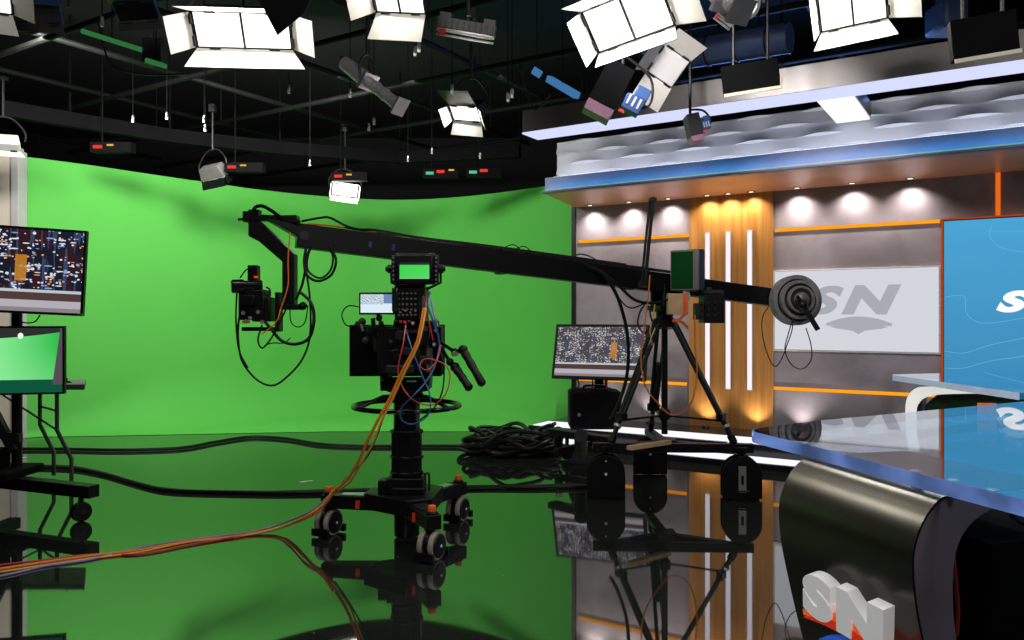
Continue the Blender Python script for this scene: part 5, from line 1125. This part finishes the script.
# thick edge of the glass, its blue reflection painted as emission
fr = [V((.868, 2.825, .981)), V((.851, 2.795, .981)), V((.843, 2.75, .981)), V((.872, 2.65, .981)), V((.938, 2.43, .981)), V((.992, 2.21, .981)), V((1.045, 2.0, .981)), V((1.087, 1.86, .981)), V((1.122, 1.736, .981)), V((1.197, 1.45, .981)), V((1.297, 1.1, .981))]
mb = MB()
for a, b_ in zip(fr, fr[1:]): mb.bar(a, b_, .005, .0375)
part(mb, 'edge_strip', M['glassedge'], dk, label='glass edge with painted blue reflection')
for t in (.36, .57, .64, .72):
    i = t*(len(fr)-1); a = fr[int(i)].lerp(fr[int(i)+1], i-int(i))
    part(MB().box(a+V((.03, .01, .0)), (.022, .022, .036)), 'standoff', M['alu'], dk, bevel=.003)
# dark inside: black block stands in for the shaded void
mb = MB(); c0 = E0-DM*.62; mb.prism([(-.95, .0), (-.26, .0), (-.17, .4), (-.17, .82), (-.95, .82)], E0+DA*.08, DM, V((0, 0, 1)), DA*(DL_-.1)); part(mb, 'dark_void_fill', M['blackm'], dk)
for i in range(7):
    rnd = random.Random(i); o = E1-DM*(-.0)-DA*.02; s0 = -.22-.06*i
    P = [o+DM*s0+V((0, 0, .92)), o+DM*(s0-.02)+V((0, 0, .86+.02*rnd.random())), o+DM*(s0-.08)+V((0, 0, .84+.03*rnd.random())), o+DM*(s0-.13)+V((0, 0, .90))]
    mb = MB(); mb.tube(spline(P, 5), .006, 6); part(mb, 'cable', M[('rubber', 'grey', 'rubber', 'rubber', 'grey', 'rubber', 'rubber')[i]], dk)
mb = MB(); o = E1-DA*.015; mb.tube(spline([o+DM*(-.04)+V((0, 0, .80)), o+DM*(-.05)+V((0, 0, .72)), o+DM*(-.055)+V((0, 0, .66)), o+DM*(-.05)+V((0, 0, .60))], 5), .005, 6); part(mb, 'cable', M['cred'], dk)
# logo on the desk front
def onpanel(s_along, zz):
    for (a0, b0), (a1, b1) in zip(outer, outer[1:]):
        if b1 <= zz <= b0: t = (b0-zz)/(b0-b1+1e-9); a = a0+(a1-a0)*t; return E0+DA*s_along+DM*a+V((0, 0, zz))
    return E0+DA*s_along+V((0, 0, zz))
lgup = (onpanel(0, .72)-onpanel(0, .45)).normalized(); lgn = DM-lgup*DM.dot(lgup); lgn = lgn.normalized()
lg = thing('desk_logo', 'white solid SN letters with red and blue swoosh on the desk front', 'logo', onpanel(.25, .5))
LB = .552; l0 = onpanel(.148, LB)+lgn*.03; LH = .142
mb = MB(); wS = glyph(mb, 'S', l0, DA, lgup, lgn, LH, .035, wide=1.38, bold=.085, shear=.22); part(mb, 'letter', M['letter'], lg, label='white letter S')
mb = MB(); glyph(mb, 'N', l0+DA*(wS*.93), DA, lgup, lgn, LH, .035, wide=1.32, bold=.085, shear=.22); part(mb, 'letter', M['letter'], lg, label='white letter N')
mb = MB(); o = onpanel(.33, LB-.030)+lgn*.036
mb.prism(crescent(.40, .05, .012, tip=.018), o+V((0, 0, .032)), DA, lgup, lgn*.03); part(mb, 'orange_swoosh', M['logoorange'], lg)
mb = MB(); mb.prism(crescent(.40, .05, .03, tip=.0), o+V((0, 0, .008)), DA, lgup, lgn*.028); part(mb, 'red_swoosh', M['logored'], lg)
mb = MB(); mb.prism(crescent(.30, .045, .035, tip=.0), o+DA*.01-lgup*.035, DA, lgup, lgn*.028); part(mb, 'blue_swoosh', M['logoblue'], lg)
for s_, z_ in ((.16, .58), (.24, .54), (.33, .58), (.40, .54)): q = onpanel(s_, z_); part(MB().cyl(q, q+lgn*.031, .006, n=8), 'standoff', M['dgrey'], lg)

# second desk behind
d2 = thing('presenter_desk', 'rear desk with white curved end and pointed glass top below the blue screen', 'desk', (3.2, 4.9, 0))
tip = gnd(893, 375, 1.0); fe = gnd(1024, 393.5, 1.0)
D2 = (fe-tip); D2.z = 0; D2 = D2.normalized(); N2 = V((-D2.y, D2.x, 0)); N2 = N2 if N2.x < 0 else -N2
bk = V((.845, .30, 0)).normalized()
poly = [tip, tip+D2*.7, tip+D2*1.28, V((4.2, 5.25, 1)), tip+bk*1.9, tip+bk*.9, tip+V((.03, .06, 0))]
mb = MB(); mb.prism([(p.x, p.y) for p in poly], V((0, 0, .962)), V((1, 0, 0)), V((0, 1, 0)), V((0, 0, .038))); part(mb, 'glass_top', M['glass'], d2, label='clear glass top')
mb = MB(); mb.bar(tip+V((0, 0, -.019)), tip+D2*1.28+V((0, 0, -.019)), .006, .0375); part(mb, 'edge_strip', pbr('glass_edge_pale_glow', (.45, .5, .62), .1, var=.2, scale=6, emit=(.6, .68, .95), es=.32), d2, label='pale glass edge with painted glow')  # light caught by the edge painted as emission
e1 = gnd(922, 384.5, .962)
cap = [(-.75, .955), (-.3, .956), (-.06, .95), (.0, .935), (.035, .90), (.055, .85), (.06, .78), (.05, .6), (.0, .35), (-.06, .002)]
capi = [(-.75, .95), (-.4, .925), (-.15, .905), (-.06, .88), (-.02, .84), (-.005, .78), (-.015, .6), (-.065, .35), (-.125, .002)]
cap = [(p.x, p.y) for p in spline([V((a, b_, 0)) for a, b_ in cap], 3)]; capi = [(p.x, p.y) for p in spline([V((a, b_, 0)) for a, b_ in capi], 3)]
A3 = V((-.56, -.83, 0)).normalized(); N3 = V((-.83, .56, 0)).normalized(); o3 = V((e1.x-.03, e1.y+.02, 0))
mb = MB(); mb.prism(cap+capi[::-1], o3, N3, V((0, 0, 1)), A3*-.5); part(mb, 'curved_body', M['capgrey'], d2, label='grey curved body')
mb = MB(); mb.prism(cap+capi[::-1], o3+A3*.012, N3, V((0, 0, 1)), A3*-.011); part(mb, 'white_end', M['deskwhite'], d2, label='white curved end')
mb = MB(); mb.prism([(-.9, .02), (-.16, .02), (-.10, .35), (-.05, .6), (-.045, .82), (-.1, .88), (-.3, .9), (-.9, .92)], o3-A3*.06, N3, V((0, 0, 1)), -A3*.3); part(mb, 'dark_inside', pbr('green_reflection_interior', (.008, .045, .01), .4, rvar=.1), d2)  # green reflection painted into the dark inside
mb = MB(); mb.box(at(987, 412, 4.5), (.10, .02, .1)); part(mb, 'orange_card', M['logoorange'], d2, label='orange card')

# floor tape marks
for px, py, lx, lab in ((306, 481.5, .10, 'small white tape mark on the floor behind the pedestal'), (20, 458, .1, 'small pale tape mark on the floor by the left trolley'), (463, 443, .0, None)):
    if not lab: continue
    c = gnd(px, py); mb = MB(); mb.box(c+V((0, 0, .001)), (.11, .03, .0015), Matrix.Rotation(.6, 3, 'Z')); single(mb, 'tape_mark', M['white'], lab, 'tape', c)

# ================================================================== light
W = bpy.data.worlds.new('world'); SC.world = W; W.use_nodes = True
W.node_tree.nodes['Background'].inputs[0].default_value = (.5, .55, .6, 1); W.node_tree.nodes['Background'].inputs[1].default_value = .006
# unseen lamps added to wash the green wall (no fixtures, turned away from us)
area('cyc_wash', (-4.0, 7.0, 3.8), (-4.6, 10.3, .9), 110, (1, 1, .95), 1.2, .4)
area('cyc_wash', (-2.4, 8.2, 3.85), (-2.8, 12, 1.2), 80, (1, 1, .95), 1.2, .4)
area('cyc_wash', (-.6, 8.3, 3.85), (-.4, 11.5, 1.2), 7, (1, 1, .95), 1.2, .4)
# unseen keys added over desk and floor, and a fill for the set wall
area('added_key', (-1.2, 1.0, 4.2), (.8, 5.5, .8), 45, (1, .96, .92), 1.0, .6)
area('added_key', (2.2, .8, 4.2), (2.4, 5.5, .9), 50, (1, .97, .95), 1.0, .6)
spot('set_fill', (.3, 4.2, 3.9), (3.1, 8.4, 1.2), 420, (1, .95, .96), 46, .5, .3)
# blue wash on the ceiling above the set
area('blue_wash', S(2.6, .5, 3.45), S(2.6, 1.6, 4.9), 40, (.15, .35, 1), 2.0, .3)

# ================================================================== camera
cd = bpy.data.cameras.new('camera'); cd.sensor_width = 36; cd.lens = FPX/1024*36; cd.shift_y = -(320-HY)/1024; cd.clip_start = .05
co_ = bpy.data.objects.new('camera', cd); COL.objects.link(co_); co_.location = (0, 0, CH); co_.rotation_euler = (math.pi/2, 0, 0); SC.camera = co_
vsn = SC.view_settings; vsn.view_transform = 'Standard'; vsn.look = 'None'; vsn.exposure = 0; vsn.gamma = 1; vsn.use_curve_mapping = False
